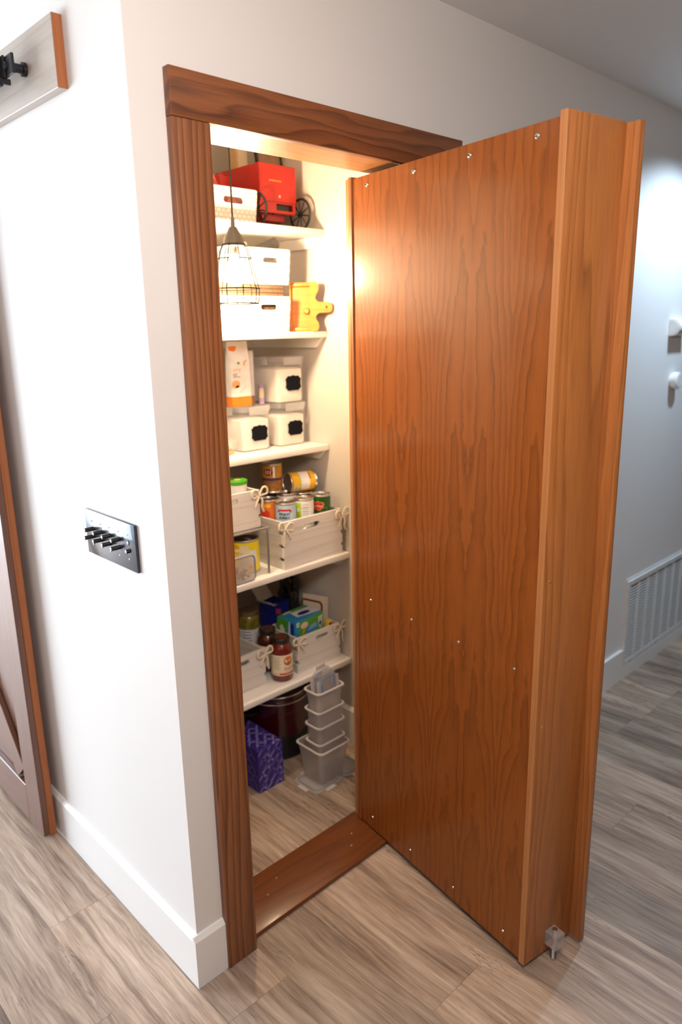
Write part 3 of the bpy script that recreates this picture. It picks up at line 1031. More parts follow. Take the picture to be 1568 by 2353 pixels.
# baking mix pouch on the left canister
BG = thing('baking_mix_pouch', 'white baking mix pouch with orange base standing on a canister', 'pouch', (.780, .775, 1.3605))
lpz = lambda hx, hy, z: [(a, b, z) for a, b in rrect(-hx, hx, -hy, hy, min(hx, hy) * .6, 4)]
link('pouch_body', loft(bm_new(), [lpz(.044, .026, .034), lpz(.043, .026, .10), lpz(.0425, .020, .17), lpz(.042, .006, .215), lpz(.042, .0035, .224)], True, True), 'paper_white', BG)
link('orange_base', loft(bm_new(), [lpz(.0435, .0245, 0), lpz(.0445, .027, .010), lpz(.0442, .0266, .034)], True, True), 'orange', BG)


def flat(bm, pts, y, off=0.0):
    vs = [bm.verts.new((a, y + off, b)) for a, b in pts]
    bm.faces.new(vs)
    return bm


def ysurf(z):
    return -.0268 if z < .10 else -.0268 + (.0065) * (z - .10) / .07 if z < .17 else -.0203 + .0145 * (z - .17) / .045


def pouch_patch(name, pts, mat):
    bm = bm_new()
    vs = [bm.verts.new((a, ysurf(b) - .0006, b)) for a, b in pts]
    bm.faces.new(vs)
    return link(name, bm, mat, BG, smooth=False)


pouch_patch('orange_tab', [(-.044, .208), (-.010, .208), (-.012, .200), (-.018, .192), (-.026, .190), (-.044, .194)], 'orange')
pouch_patch('berry_print', [(-.012 + .006 * cos(t), .150 + .005 * sin(t)) for t in [2 * pi * i / 10 for i in range(10)]], 'leaf_green')
pouch_patch('berry_print', [(.010 + .004 * cos(t) + .002, .148 + .009 * sin(t)) for t in [2 * pi * i / 10 for i in range(10)]], 'orange_pale')
pouch_patch('leaf_print', [(.014, .152), (.024, .164), (.020, .153)], 'leaf_green')
pouch_patch('dish_print', [(-.030 + .017 * cos(t), .078 + .014 * sin(t)) for t in [2 * pi * i / 16 for i in range(16)]], 'orange_pale')
pouch_patch('dish_print', [(-.024 + .010 * cos(t), .070 + .004 * sin(t)) for t in [2 * pi * i / 10 for i in range(10)]], 'bright_yellow')
pouch_patch('spoon_print', [(-.016, .050), (.006, .066), (.010, .072), (.014, .070), (.010, .064), (-.012, .047)], 'paper_grey')
link('lettering', text_bm('urry', .020, lambda x, y: (x - .022, ysurf(.122 + y) - .0006, .122 + y)), 'orange_pale', BG, smooth=False)
for i, (z, w) in enumerate(((.112, .018), (.107, .016), (.102, .030))):
    pouch_patch('small_print', [(-.040, z), (-.040 + w, z), (-.040 + w, z + .0025), (-.040, z + .0025)], 'ink_grey')
CT = thing('white_carton', 'narrow greyish white carton squeezed beside the baking mix pouch', 'carton', (.844, .805, 1.3605))
link('carton_body', bx(-.010, .010, -.025, .025, .03, .19, .001, 1), 'paper_grey', CT)
link('brown_base', bx(-.010, .010, -.0252, .0252, 0, .0298, .001, 1), 'brown_card', CT)
BT = thing('small_bottle', 'slim cream bottle with a purple cap beside the stacked canister', 'bottle', (.8765, .770, 1.3605))
link('bottle_body', lathe(bm_new(), [(0, 0), (.009, .0), (.0098, .004), (.0098, .048), (.007, .056), (0, .056)], 18), 'cream_card', BT)
link('lilac_band', lathe(bm_new(), [(.0100, .004), (.0102, .006), (.0102, .020), (.0100, .021)], 18), 'lilac', BT)
link('cap', lathe(bm_new(), [(.0085, .056), (.0085, .068), (0, .069)], 16), 'lilac', BT)
ps = bm_new()
bmesh.ops.create_icosphere(ps, subdivisions=3, radius=1)
for v in ps.verts:
    k = 1 + .12 * sin(11 * v.co.x + 5 * v.co.z) * cos(7 * v.co.y)
    v.co = Vector((v.co.x * .045 * k, v.co.y * .045 * k, (max(v.co.z, -.93) + .93) * .032 * k))
PB = thing('pasta_bag', 'clear bag of yellow pasta lying left of the white flour canister', 'bag', (.665, .715, 1.2025))
link('bag_film', ps, 'clear_plastic', PB)
p2 = bm_new()
random.seed(12)
for i in range(46):
    a, rr = random.uniform(0, 2 * pi), random.uniform(0, .028)
    c = Vector((rr * cos(a), rr * sin(a), random.uniform(.006, .040) * (1 - rr / .05)))
    d = Vector((random.uniform(-1, 1), random.uniform(-1, 1), random.uniform(-.4, .4))).normalized() * .007
    c.z = max(c.z, .009)
    tube(p2, [c - d, c + d], .0028, 6)
po = link('pasta', p2, 'pasta', PB)
po['kind'] = 'stuff'

# ------------------------------------------------------------------ whitewashed crates


def bow(parent, p, size, flip=1, mat='rope'):
    px, py, pz = p
    s = size
    b = bm_new()
    r = .0038
    loop1 = [(0, 0, 0), (-.5 * flip, -.12, .55), (-.95 * flip, -.18, .45), (-.9 * flip, -.15, -.15), (-.3 * flip, -.05, -.1), (0, 0, 0)]
    loop2 = [(0, 0, 0), (.35 * flip, -.10, .7), (.75 * flip, -.16, .65), (.80 * flip, -.15, .15), (.3 * flip, -.05, 0), (0, 0, 0)]
    tail1 = [(0, 0, 0), (.2 * flip, -.14, -.5), (.15 * flip, -.14, -1.1), (.35 * flip, -.12, -1.6)]
    tail2 = [(0, 0, 0), (-.3 * flip, -.14, -.35), (-.55 * flip, -.16, -.8), (-.6 * flip, -.14, -1.05)]
    for path in (loop1, loop2, tail1, tail2):
        tube(b, smooth_path([(px + a * s, py + bb * s - .004, pz + c * s) for a, bb, c in path], 5), r, 7)
    bmesh.ops.create_icosphere(b, subdivisions=2, radius=.0065, matrix=Matrix.Translation((px, py - .005, pz)))
    return link('rope_bow', b, mat, parent)


def crate(label, x0, x1, y0, y1, z0, h, floor=.010, slotx=.5, nf=3):
    t = thing('wooden_crate', label, 'crate', ((x0 + x1) / 2, y0, z0), group='whitewashed wooden crates')
    w, d, th = (x1 - x0) / 2, y1 - y0, .011
    # front and back boards with tabs; sides with notches: box joints
    fh = h / (nf + .6)
    nz = [(fh * (i + .62), fh * (i + .62) + fh * .26) for i in range(nf)]
    on = [(w, 0)]
    for za, zb in nz:
        on += [(w, za), (w - .007, za), (w - .007, zb), (w, zb)]
    on += [(w, h), (-w, h)]
    for za, zb in nz[::-1]:
        on += [(-w, zb), (-w + .007, zb), (-w + .007, za), (-w, za)]
    on += [(-w, 0)]
    hole = slot(-w + 2 * w * slotx, h * .80, 2 * w * .30, .020)
    fr_ = lambda a, b, dd: (a, dd, b)
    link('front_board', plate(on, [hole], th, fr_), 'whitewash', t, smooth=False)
    link('back_board', plate(on, [], th, lambda a, b, dd: (a, d - th + dd, b)), 'whitewash', t, smooth=False)
    for s in (-1, 1):
        e = th + .0004
        sp2 = [(e, 0)]
        for za, zb in nz:
            sp2 += [(e, za), (e + .016, za), (e + .016, zb), (e, zb)]
        sp2 += [(e, h)]
        pts = [(d - th - .0004, 0), (d - th - .0004, h)] + sp2[::-1]
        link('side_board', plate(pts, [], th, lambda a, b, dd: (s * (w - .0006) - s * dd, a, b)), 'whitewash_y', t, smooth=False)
    link('base_board', bx(-w + th, w - th, th, d - th, floor - .009, floor, .001, 1), 'whitewash', t)
    for s in (-1, 1):
        link('nail', lathe(bm_new(), [(0, .001), (.0018, .0006), (.0026, 0)], 8), 'black_metal', t, (s * (w - .02), 0, h * .84), (R(90), 0, 0))
        bow(t, (s * (w - .004), -.001, h * .86), .036, s)
    return t


crate('whitewashed crate full of food cans on the deep shelf', .762, 1.046, .535, .80, .8005, .172, floor=.118, slotx=.46)
crate('whitewashed crate raised on the metal rack with a white tub inside', .44, .690, .565, .77, .9705, .128, nf=2)
crate('whitewashed crate holding snack boxes on the lowest shelf', .832, 1.052, .565, .742, .3665, .140, floor=.095, slotx=.58, nf=2)
crate('empty whitewashed crate left of the sauce jars on the lowest shelf', .475, .700, .590, .80, .3665, .140, slotx=.55, nf=2)

# metal rack
RK = thing('metal_rack', 'grey metal wire rack over the yellow tomato can', 'rack', (.44, .545, .8005))
for y in (.004, .235):
    link('leg_frame', tube(bm_new(), smooth_path([(.0, y, .003), (.0, y, .15), (.012, y, .164), (.252, y, .164), (.264, y, .15), (.264, y, .003)], 4), .004, 8), 'grey_wire', RK)
link('deck', bx(.006, .258, .004, .235, .1645, .1685), 'grey_wire', RK, smooth=False)
for i in range(7):
    link('cross_wire', tube(bm_new(), [(.02 + .037 * i, .004, .163), (.02 + .037 * i, .235, .163)], .0022, 6), 'grey_wire', RK)
# white tub with green lid in the raised crate
TU = thing('plastic_tub', 'white plastic tub with a green lid in the raised crate', 'tub', (.634, .618, .981))
link('tub_body', lathe(bm_new(), [(0, 0), (.030, 0), (.0365, .138), (.0365, .140), (0, .140)], 28), 'white_plastic', TU)
link('lid', lathe(bm_new(), [(.0365, .1405), (.0385, .141), (.0385, .152), (.037, .153), (.034, .1515), (0, .1515)], 28), 'green_lid', TU)
link('lid_print', lathe(bm_new(), [(0, .1522), (.012, .1522)], 14, (.008, .004)), 'orange_pale', TU)

# ------------------------------------------------------------------ cans


def can(label, x, y, z, r=.037, h=.111, body='tin', rot=None, lab=None, name='food_can', group='food cans'):
    t = thing(name, label, 'can', (x, y, z), rot or (0, 0, 0), group)
    pr = [(0, .003), (r - .003, .003), (r - .002, .0), (r, .0), (r + .0012, .002), (r, .004), (r - .001, .006), (r - .001, h - .006), (r, h - .004), (r + .0012, h - .002), (r, h), (r - .0018, h), (r - .0028, h - .004),
          (r * .72, h - .004), (r * .70, h - .0032), (r * .5, h - .0032), (0, h - .0038)]
    link('can_body', lathe(bm_new(), pr, 36), 'tin', t)
    if lab:
        link('paper_label', lathe(bm_new(), [(r - .0004, .0075), (r + .0001, .0078), (r + .0001, h - .0078), (r - .0004, h - .0075)], 36), lab, t)
    link('pull_tab', bx(-r * .18, r * .18, -r * .62, -r * .05, h - .003, h - .0018, .0004, 1), 'steel', t)
    return t


def wrap(t, r, h, a0, a1, z0, z1, mat, name='label_panel', off=.0006, c=(0, 0)):
    return link(name, cyl_patch(bm_new(), r + off, a0, a1, z0, z1, 16, c), mat, t)


def shapewrap(t, pts, r, a0, z0, mat, name='print', off=.0009):
    return link(name, cyl_poly(pts, r + off, a0, z0), mat, t)


def ctext(t, s, size, r, a0, z0, mat, off=.0011, squash=.9, name='lettering'):
    return link(name, text_bm(s, size, cyl_frame(r + off, a0, z0), squash), mat, t, smooth=False)


ZB = .9190
r, h = .037, .111
c = can('green vegetable can with a red shield logo in the crate', .992, .592, ZB, lab='can_green')
sh_ = [(-.020, .010), (-.012, .014), (-.006, .013), (0, .017), (.006, .013), (.012, .014), (.020, .010), (.021, .002), (.016, -.006), (.008, -.013), (0, -.016), (-.008, -.013), (-.016, -.006), (-.021, .002)]
A = VIEW - .18
shapewrap(c, [(a * 1.10, b * 1.10) for a, b in sh_], r, A, .072, 'can_yellow', 'logo_border')
shapewrap(c, sh_, r, A, .072, 'label_red', 'logo_shield', .0012)
ctext(c, 'Del Monte', .0090, r, A, .069, 'paper_white', .0016, .85)
ctext(c, 'QUALITY', .0045, r, A + .35, .050, 'gold_print', .0012)
ctext(c, 'Fresh Cut', .0075, r, A, .040, 'paper_white', .0012)
for z0, z1, a0, a1 in ((.064, .065, .45, .95), (.030, .065, .94, .96)):
    wrap(c, r, h, A + a0, A + a1, z0, z1, 'gold_print', 'gold_line')
c = can('white and lime can with nutrition panel in the crate', .908, .592, ZB, lab='paper_white')
wrap(c, r, h, VIEW - .75, VIEW - .12, .035, .098, 'lime')
for i, zz in enumerate((.090, .080, .074, .066, .060, .053)):
    wrap(c, r, h, VIEW - .02, VIEW + .62, zz, zz + (.002 if i in (1, 3) else .0012), 'ink', 'printed_line')
shapewrap(c, ell(.012, .016), r, VIEW - .45, .072, 'paper_white', 'flower_print')
c = can('pale blue can with red ribbon in the crate corner', .824, .592, ZB, lab='blue_label')
wrap(c, r, h, VIEW - .62, VIEW + .62, .083, .090, 'label_red', 'red_ribbon')
for sgn in (-1, 1):
    wrap(c, r, h, VIEW + sgn * .60 - .09, VIEW + sgn * .60 + .09, .079, .084, 'maroon', 'ribbon_end', .0005)
random.seed(21)
for row, zz in enumerate((.068, .055)):
    q = -.55
    while q < .5:
        ww = random.uniform(.06, .14)
        shapewrap(c, [(0, 0), (.0022, 0), (.0042, .009), (.0020, .009)], r, VIEW + q, zz + random.uniform(-.001, .001), 'ink', 'script_stroke')
        q += ww
c = can('red and orange can behind the pale blue can', .812, .672, ZB, lab='ink_orange')
wrap(c, r, h, VIEW - .9, VIEW + .3, .085, .098, 'can_yellow')
shapewrap(c, ell(.03, .03), r, VIEW - .2, .062, 'label_red', 'round_print')
c = can('plain silver can behind the lime can', .895, .671, ZB, h=.120, lab='paper_grey')
c = can('dark blue can between the crate cans', .972, .672, ZB, lab='navy')
c = can('dark green can at the back left of the crate', .812, .750, ZB, h=.118, lab='can_green')
c = can('black labelled can at the back middle of the crate', .890, .750, ZB, h=.111, lab='ink')
c = can('brown labelled can at the back right of the crate', .972, .750, ZB, h=.111, lab='brown_card')
# tall bean can standing on top
c = can('yellow and purple bean can standing on top of the other cans', .866, .715, ZB + .1225, lab='can_gold', rot=(0, R(0), 0), h=.108)
wrap(c, r, .108, VIEW - 1.5, VIEW + 1.5, .046, .056, 'purple_dark', 'purple_band')
wrap(c, r, .108, VIEW - 1.5, VIEW + 1.5, .009, .045, 'bean_brown', 'bean_picture')
shapewrap(c, ell(.036, .026), r, VIEW - .25, .078, 'maroon', 'oval_logo')
for k, dx in enumerate((-.009, 0, .009)):
    shapewrap(c, [(dx - .003, -.007), (dx + .001, -.007), (dx + .004, .007), (dx, .007)], r, VIEW - .25, .078, 'pink_plastic', 'script_stroke', .0014)
wrap(c, r, .108, VIEW + .25, VIEW + .42, .058, .099, 'paper_white', 'glare_stripe')['label'] = 'painted white glare stripe'  # glare put on the label as a white patch
# lying can
c = can('yellow and white can lying on its side on top of the crate cans', .915, .690, ZB + .1485, lab='can_yellow', rot=(0, R(90), R(-10)))
q = R(180) - R(35)
wrap(c, r, h, -R(180) + .2, -R(50), .040, .078, 'paper_white')
wrap(c, r, h, -R(180) + .2, -R(50), .034, .039, 'lime', 'lime_band')
wrap(c, r, h, -R(150), -R(110), .079, .083, 'ink', 'black_bar')
wrap(c, r, h, R(-75), R(-45), .010, .030, 'paper_white', 'barcode_panel')
for k in range(5):
    wrap(c, r, h, R(-72 + 5 * k), R(-70 + 5 * k), .013, .026, 'ink', 'barcode_bar', .001)

# tomato cans under the rack
r2, h2 = .050, .120
for i, (x, y) in enumerate(((.672, .640), (.566, .672))):
    c = can('yellow tomato can with cream label under the metal rack' if i == 0 else 'second yellow can partly hidden behind the door casing', x, y, .8005, r2, h2, lab='bright_yellow')
    link('lid_dark', lathe(bm_new(), [(0, h2 - .0028), (r2 - .006, h2 - .0028)], 30), 'pot_black', c)
    if i == 0:
        V2 = VIEW - .10
        wrap(c, r2, h2, V2 - .10, V2 + .58, .010, .104, 'label_cream')
        wrap(c, r2, h2, V2 + .62, V2 + 1.15, .034, .085, 'paper_white')
        ctext(c, 'CENTO', .0145, r2, V2 - .55, .092, 'label_red', squash=.95)
        wrap(c, r2, h2, V2 - 1.0, V2 - .12, .082, .088, 'paper_white', 'white_band')
        ctext(c, 'SAN MARZANO', .0075, r2, V2 - .45, .072, 'ink_orange')
        ctext(c, 'TOMATOES', .0085, r2, V2 - .20, .062, 'ink_orange')
        for k in range(5):
            wrap(c, r2, h2, V2 - .02, V2 + .50, .052 - .006 * k, .0528 - .006 * k, 'ink_grey', 'printed_line', .001)
        shapewrap(c, ell(.012, .012), r2, V2 + .62, .026, 'orange', 'round_seal', .0011)

# snack box with grey gasket, nuts inside, lying on its side
NB = thing('snack_container', 'clear container of brown nuts with grey gasket in front of the yellow can', 'container', (.575, .5285, .8005))
lpn = lambda k, y: [(a, y, b) for a, b in rrect(-.058 + k, .058 - k, k, .096 - k, .020, 6)]
link('body', loft(bm_new(), [lpn(.006, .045), lpn(.002, .012), lpn(.0, .004)]), 'clear_plastic', NB)
link('lid', loft(bm_new(), [lpn(.002, .000), lpn(.0, .002), lpn(.0, .004)], True, True), 'clear_plastic', NB)
link('gasket', tube(bm_new(), [(a, -.0012, b) for a, b in rrect(-.054, .054, .004, .092, .018, 6)], .0028, 8, True), 'gasket_grey', NB)
nb = bm_new()
random.seed(7)
for i in range(70):
    x, y = random.uniform(-.048, .040), random.uniform(.012, .034)
    zmax = .058 - .45 * abs(x + .01)
    z = random.uniform(.010, max(.012, zmax))
    mt = Matrix.Translation((x, y, z)) @ Matrix.Rotation(random.uniform(0, 6), 4, Vector((random.random(), random.random(), random.random())).normalized()) @ Matrix.Diagonal((1.3, .9, .7, 1))
    bmesh.ops.create_icosphere(nb, subdivisions=1, radius=.0062, matrix=mt)
no = link('nuts', nb, 'nut', NB)
no['kind'] = 'stuff'

# ------------------------------------------------------------------ lowest shelf
ZS = .3665


def sauce_jar(label, x, y, sm, front):
    t = thing('sauce_jar', label, 'jar', (x, y, ZS), group='tomato sauce jars')
    r = .0405
    link('glass_body', lathe(bm_new(), [(0, .002), (r - .008, .0), (r - .002, .003), (r, .010), (r, .118), (r - .003, .130), (r - .010, .142), (r - .0125, .147), (r - .0125, .152), (0, .152)], 36), sm, t)
    ld = link('lid', lathe(bm_new(), [(0, .1475), (r - .0095, .1475), (r - .0085, .150), (r - .0085, .163), (r - .0105, .1655), (r - .014, .1645), (0, .1640)], 36), 'jar_lid', t)
    link('lid_print', lathe(bm_new(), [(0, .1653), (r - .016, .1653)], 28), 'jar_lid_top', ld)
    link('lid_ring', lathe(bm_new(), [(r - .023, .1657), (r - .021, .1657)], 28), 'gold_lid', ld)
    link('paper_label', lathe(bm_new(), [(r, .0260), (r + .0004, .0262), (r + .0004, .106), (r, .1062)], 40), 'jar_label', t)
    if front:
        V = VIEW + .75
        shapewrap(t, ell(.036, .036), r, V, .083, 'ink_orange', 'kettle_picture')
        shapewrap(t, [(-.018, -.002), (.018, .003), (.012, -.014), (0, -.018), (-.012, -.014)], r, V, .083, 'brown_card', 'kettle_bowl', .0012)
        shapewrap(t, [(-.017, .001), (.017, .006), (.017, .003), (-.017, -.002)], r, V, .083, 'can_yellow', 'kettle_rim', .0014)
        ctext(t, "RAO'S", .0170, r, V + .12, .048, 'label_red', squash=.95)
        ctext(t, 'HOMEMADE', .0050, r, V + .05, .0425, 'ink_grey')
        wrap(t, r, .1, V - .85, V + .7, .030, .0370, 'label_red', 'red_band', .0009)
        ctext(t, 'MARINARA', .0048, r, V, .0316, 'jar_label', .0013)
        for k in range(12):
            wrap(t, r, .1, V - 1.35, V - .70 - .08 * (k % 3), .098 - .0042 * k, .0992 - .0042 * k, 'ink_grey', 'printed_line', .0008)
        for k in range(6):
            wrap(t, r, .1, V - 1.38 + .065 * k, V - 1.35 + .065 * k, .029, .036, 'ink_grey', 'barcode_bar', .0008)
    return t


sauce_jar('tomato sauce jar with cream label at the front of the lowest shelf', .772, .585, 'sauce', True)
sauce_jar('second tomato sauce jar half hidden behind the first', .7865, .684, 'sauce_dark', False)
OJ = thing('pickle_jar', 'jar of green pickles with a brown metal lid behind the empty crate', 'jar', (.788, .800, ZS))
link('glass_body', lathe(bm_new(), [(0, .002), (.034, 0), (.041, .006), (.042, .015), (.042, .172), (.038, .186), (.035, .19), (0, .19)], 32), 'pickle', OJ)
link('lid', lathe(bm_new(), [(.0365, .190), (.0385, .191), (.0385, .206), (.036, .208), (.030, .2065), (0, .2065)], 32), 'gold_lid', OJ)
link('paper_label', lathe(bm_new(), [(.042, .045), (.0424, .0452), (.0424, .138), (.042, .1382)], 32), 'paper_grey', OJ)
for k in range(6):
    wrap(OJ, .042, .1, VIEW - .5, VIEW + .3 + .1 * (k % 2), .128 - .012 * k, .131 - .012 * k, 'ink', 'printed_line', .0008)

# boxed snack: green and blue carton
ZP = thing('snack_box', 'green and blue cardboard box tilted in the lower crate', 'box', (.852, .594, ZS + .0962), (R(0), R(0), R(5)))
BXW, BXD, BXH = .150, .100, .096
link('carton', bx(0, BXW, 0, BXD, 0, BXH, .0015, 1), 'box_blue', ZP)


def fp(parent, pts, mat, face='front', name='print', off=.0004):
    bm = bm_new()
    if face == 'front':
        vs = [bm.verts.new((a, -off, b)) for a, b in pts]
    elif face == 'left':
        vs = [bm.verts.new((-off, a, b)) for a, b in pts]
    else:
        vs = [bm.verts.new((a, b, BXH + off)) for a, b in pts]
    bm.faces.new(vs)
    return link(name, bm, mat, parent, smooth=False)


fp(ZP, [(.020, .020), (.150, .030), (.150, .096), (.012, .088)], 'box_green', name='green_panel')
fp(ZP, [(.052, .030), (.120, .036), (.118, .066), (.056, .058)], 'box_blue', name='blue_banner', off=.0006)
fp(ZP, [(.005, .002), (.150, .002), (.150, .016), (.080, .024), (.030, .016)], 'paper_grey', name='swoosh', off=.0006)
fp(ZP, [(.046 + .020 * cos(t), .070 + .013 * sin(t)) for t in [2 * pi * i / 14 for i in range(14)]], 'cream_card', name='snack_picture', off=.0008)
fp(ZP, [(.034, .040), (.044, .062), (.050, .060), (.042, .038)], 'orange', name='orange_stick', off=.0010)
fp(ZP, [(.122, .080), (.146, .084), (.144, .048), (.134, .030), (.124, .046)], 'paper_grey', name='badge', off=.0008)
fp(ZP, [(.126, .072), (.142, .075), (.141, .066), (.127, .062)], 'lime', name='badge_fill', off=.0010)
fp(ZP, [(.127, .058), (.141, .062), (.139, .048), (.133, .040), (.127, .048)], 'navy', name='badge_fill', off=.0010)
for k in range(3):
    fp(ZP, [(.076 - .006 * k, .056 - .006 * k), (.112, .060 - .006 * k), (.112, .0618 - .006 * k), (.076 - .006 * k, .058 - .006 * k)], 'paper_grey', name='printed_line', off=.0010)
fp(ZP, [(.004, .074), (.004, .090), (.018, .090), (.018, .074)], 'paper_white', name='tag', off=.0012)
fp(ZP, [(.008, .078), (.008, .086), (.015, .086), (.015, .078)], 'leaf_green', name='tag_mark', off=.0014)
fp(ZP, [(.060, .002), (BXD, .002), (BXD, .094), (.040, .094)], 'box_green', 'left', 'green_side')
fp(ZP, [(.012, .015), (.026, .015), (.026, .085), (.012, .085)], 'navy', 'left', 'navy_side_panel')
fp(ZP, [(.032, .010), (.044, .004), (.036, .090), (.030, .092)], 'paper_grey', 'left', 'swoosh')
fp(ZP, [(.062, .030), (.080, .030), (.086, .060), (.074, .072), (.060, .055)], 'cream_card', 'left', 'snack_picture', .0008)
fp(ZP, [(.040, .030), (.150, .010), (.150, .075), (.050, .080)], 'paper_grey', 'top', 'grey_top')
fp(ZP, [(.070 + .032 * cos(t) + .02, .045 + .014 * sin(t)) for t in [2 * pi * i / 18 for i in range(18)]], 'navy', 'top', 'oval_logo', .0008)
fp(ZP, [(0, .082), (.150, .082), (.150, .100), (0, .100)], 'box_green', 'top', 'green_top')
fp(ZP, [(.02, .084), (.06, .084), (.07, .097), (.03, .098)], 'cream_card', 'top', 'snack_picture', .0008)
# open navy box
NV = thing('open_navy_box', 'open navy blue box with white flaps behind the lower crate', 'box', (.900, .775, ZS), (0, 0, R(12)))
link('box_front', bx(0, .085, 0, .002, 0, .195), 'navy', NV, smooth=False)
link('box_back', bx(0, .085, .078, .080, 0, .195), 'navy', NV, smooth=False)
link('box_side', bx(0, .002, .002, .078, 0, .195), 'navy', NV, smooth=False)
link('box_side', bx(.083, .085, .002, .078, 0, .195), 'navy', NV, smooth=False)
link('box_floor', bx(.002, .083, .002, .078, 0, .002), 'brown_card', NV, smooth=False)
link('contents', bx(.004, .081, .006, .074, .002, .165), 'tan_card', NV, smooth=False)
link('flap', bx(0, .085, 0, .0015, 0, .070), 'paper_white', NV, (0, .080, .195), (R(-40), 0, 0), smooth=False)
link('flap', bx(-.0015, 0, 0, .076, 0, .035), 'paper_white', NV, (0, .002, .195), (0, R(-50), 0), smooth=False)
fp_ = bm_new()
fp_.faces.new([fp_.verts.new(p) for p in ((.004, -.0004, .160), (.034, -.0004, .150), (.034, -.0004, .172), (.004, -.0004, .182))])
link('pink_print', fp_, 'pink_print', NV, smooth=False)
# dark bag
db = bm_new()
bmesh.ops.create_icosphere(db, subdivisions=4, radius=1)
for v in db.verts:
    p = v.co.copy()
    k = 1 + .13 * sin(8 * p.x + 5 * p.z) * cos(6 * p.y) + .06 * sin(17 * p.z + 9 * p.x) + .05 * cos(21 * p.y + 6 * p.z)
    v.co = Vector((p.x * .036 * k, p.y * .058 * k, max((p.z + .96), 0) * .135 * k))
tag(link('dark_plastic_bag', db, 'bag_black', None, (1.024, .838, ZS)), 'crumpled black plastic bag at the back of the lowest shelf', 'bag')
# leaflet with red border leaning in the crate
BK = thing('leaflet', 'white leaflet with a dark red border leaning at the right end of the crate', 'leaflet', (1.000, .728, ZS + .0965), (R(-4), 0, R(-70)))
link('sheet', bx(0, .112, 0, .0022, 0, .135, .0005, 1), 'cream_card', BK)
bo = plate([(.0, .012), (.090, .012), (.090, .100), (.080, .112), (0, .116)], [[(.002, .014), (.082, .014), (.082, .096), (.075, .105), (.002, .108)]], .0008, lambda a, b, d: (a, -.0010 + d, b))
link('red_border', bo, 'maroon', BK, smooth=False)
YP = thing('yellow_packet', 'small yellow packet between green box and leaflet', 'packet', (1.004, .580, ZS + .0962), (0, 0, 0))
link('packet', bx(0, .022, 0, .022, 0, .058, .002), 'yellow_pack', YP)
fpy = bm_new()
fpy.faces.new([fpy.verts.new(p) for p in ((.004, -.0004, .030), (.018, -.0004, .030), (.018, -.0004, .052), (.004, -.0004, .052))])
link('dark_print', fpy, 'maroon', YP, smooth=False)

# ------------------------------------------------------------------ pantry floor
TB_ = thing('tissue_box', 'violet tissue box with lilac bracket pattern on the pantry floor', 'tissue box', (.588, .512, .0003))
TWX, TDY, THZ = .113, .200, .170
link('carton', bx(0, TWX, 0, TDY, 0, THZ, .001, 1), 'violet', TB_)


def brackets(face, A, B, mat_, seed):
    random.seed(seed)
    out = bm_new()

    def quad(pts):
        if face == 'front':
            vs = [(a, -.0005, b) for a, b in pts]
        elif face == 'left':
            vs = [(-.0005, a, b) for a, b in pts]
        else:
            vs = [(a, b, THZ + .0005) for a, b in pts]
        out.faces.new([out.verts.new(v) for v in vs])

    def bar(cx, cy, ln, th, ang):
        c, s = cos(ang), sin(ang)
        pts = []
        for u, v in ((-ln / 2, -th / 2), (ln / 2, -th / 2), (ln / 2, th / 2), (-ln / 2, th / 2)):
            x, y = cx + u * c - v * s, cy + u * s + v * c
            pts.append((min(max(x, .001), A - .001), min(max(y, .001), B - .001)))
        quad(pts)
    pitch = .036
    i = 0
    y = .012
    while y < B:
        x = .010 + (.018 if i % 2 else 0)
        while x < A:
            k = random.random()
            if k < .78:
                bar(x, y, .030, .0085, R(45))
                if k < .5:
                    bar(x + .0155, y + .003, .022, .0085, R(-45))
            x += pitch
        y += .025
        i += 1
    return link('bracket_print', out, mat_, TB_, smooth=False)


brackets('front', TWX, THZ, 'violet_light', 3)
brackets('front', TWX - .006, THZ - .014, 'violet_mid', 8).location = (.004, -.0001, .010)
brackets('left', TDY, THZ, 'violet_mid', 5)
brackets('top', TWX, TDY, 'violet_light', 6)
brackets('top', TWX - .008, TDY - .016, 'violet_mid', 11).location = (.005, .010, -.0002)

PT = thing('stock_pot', 'dark crimson cooker with chrome rim in the shadow under the shelf', 'pot', (.838, .712, .0003))
link('base', lathe(bm_new(), [(0, 0), (.110, 0), (.118, .010), (.120, .085), (.114, .098), (0, .098)], 48), 'pot_black', PT)
link('body', lathe(bm_new(), [(.116, .0985), (.122, .104), (.124, .235), (.124, .240), (0, .240)], 48), 'pot_red', PT)
link('chrome_rim', lathe(bm_new(), [(.122, .2405), (.127, .241), (.128, .244), (.127, .247), (.120, .2475)], 48), 'steel', PT)
ld = link('lid', lathe(bm_new(), [(.121, .248), (.123, .252), (.122, .268), (.110, .280), (.07, .292), (0, .296)], 48), 'pot_red', PT)
link('lid_rim', lathe(bm_new(), [(.1235, .268), (.1245, .270), (.1225, .273)], 48), 'steel', ld)
link('knob', lathe(bm_new(), [(.016, .2955), (.018, .306), (.022, .314), (.018, .320), (0, .321)], 24), 'pot_black', ld)
for s in (-1, 1):
    link('side_handle', tube(bm_new(), smooth_path([(s * .120, -.030, .205), (s * .150, -.022, .205), (s * .150, .022, .205), (s * .120, .030, .205)], 4), .008, 8), 'pot_black', PT)


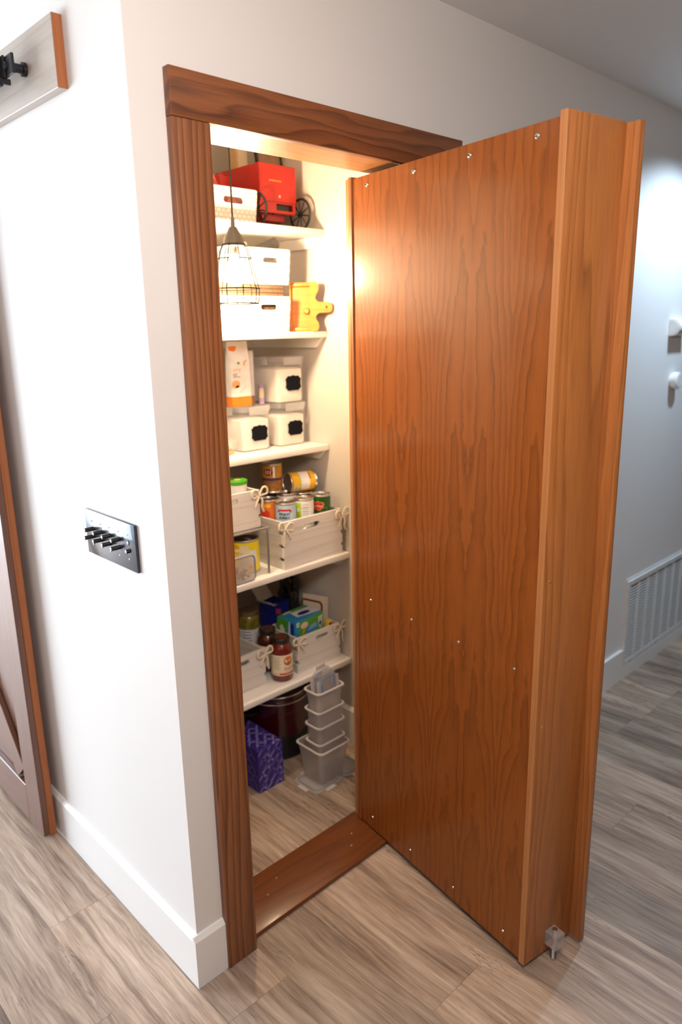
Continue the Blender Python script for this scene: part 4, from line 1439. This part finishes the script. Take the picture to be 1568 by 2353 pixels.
def tub(name, label, x, y, z, hx, hy, h, flare=.010, th=.0014, rim=.005, rz=0.0):
    t = thing(name, label, 'container', (x, y, z), (0, 0, rz), group='frosted plastic containers')
    lp_ = lambda ex, zz: [(a, b, zz) for a, b in rrect(-hx - ex, hx + ex, -hy - ex, hy + ex, .018, 5)]
    bm = loft(bm_new(), [lp_(-.004, 0), lp_(0, .005), lp_(flare, h)])
    bmesh.ops.recalc_face_normals(bm, faces=bm.faces[:])
    link('wall', bm, 'frosted', t)
    rb = loft(bm_new(), [lp_(flare, h - .006), lp_(flare + rim, h - .004), lp_(flare + rim, h), lp_(flare - .001, h + .001)], False)
    link('rim', rb, 'frosted_rim', t)
    return t


# lids lying on the floor
def lid(label, x, y, z, hx, hy, rot=(0, 0, 0), gas='gasket_grey'):
    t = thing('container_lid', label, 'lid', (x, y, z), rot, group='clear container lids')
    lp_ = lambda e, zz: [(a, b, zz) for a, b in rrect(-hx - e, hx + e, -hy - e, hy + e, .018, 5)]
    link('plate', loft(bm_new(), [lp_(-.001, 0), lp_(0, .001), lp_(0, .004), lp_(-.003, .005)], True, True), 'acrylic', t)
    link('gasket', tube(bm_new(), [(a, b, .0062) for a, b in rrect(-hx + .010, hx - .010, -hy + .010, hy - .010, .016, 5)], .0016, 6, True), gas, t)
    for sx, sy in ((1, 0), (-1, 0), (0, 1), (0, -1)):
        if sx:
            link('clip', bx(sx * hx - .002 if sx > 0 else -hx - .014, hx + .014 if sx > 0 else -hx + .002, -.024, .024, .001, .004, .001, 1), 'frosted_rim', t)
        else:
            link('clip', bx(-.024, .024, hy - .002 if sy > 0 else -hy - .014, hy + .014 if sy > 0 else -hy + .002, .001, .004, .001, 1), 'frosted_rim', t)
    return t


lid('clear lid with dark gasket flat on the floor, left under the container stack', .792, .424, .0003, .068, .064)
lid('clear lid flat on the floor, reaching right behind the open door', .925, .418, .0003, .050, .060)
SXc, SYc = .828, .432
tub('plastic_container', 'largest frosted container at the bottom of the stack', SXc, SYc, .0085, .058, .054, .138, .014)
names = ['frosted container sitting in the largest one, lowest of four small ones', 'second small frosted container from the bottom of the stack',
         'third small frosted container, just below the topmost', 'topmost frosted container holding two upright lids']
for i, zt in enumerate((.168, .235, .295, .370)):
    hh_ = .083
    tub('plastic_container', names[i], SXc + .004, SYc - .010, zt - hh_, .056, .032, hh_, .007)
lid('upright clear lid with blue gasket in the top container, back one', SXc - .002, SYc - .004, .388, .046, .050, (R(84), 0, R(6)), 'gasket_blue')
lid('upright clear lid in the top container, front one', SXc + .012, SYc - .019, .376, .042, .044, (R(86), 0, R(3)), 'gasket_blue')
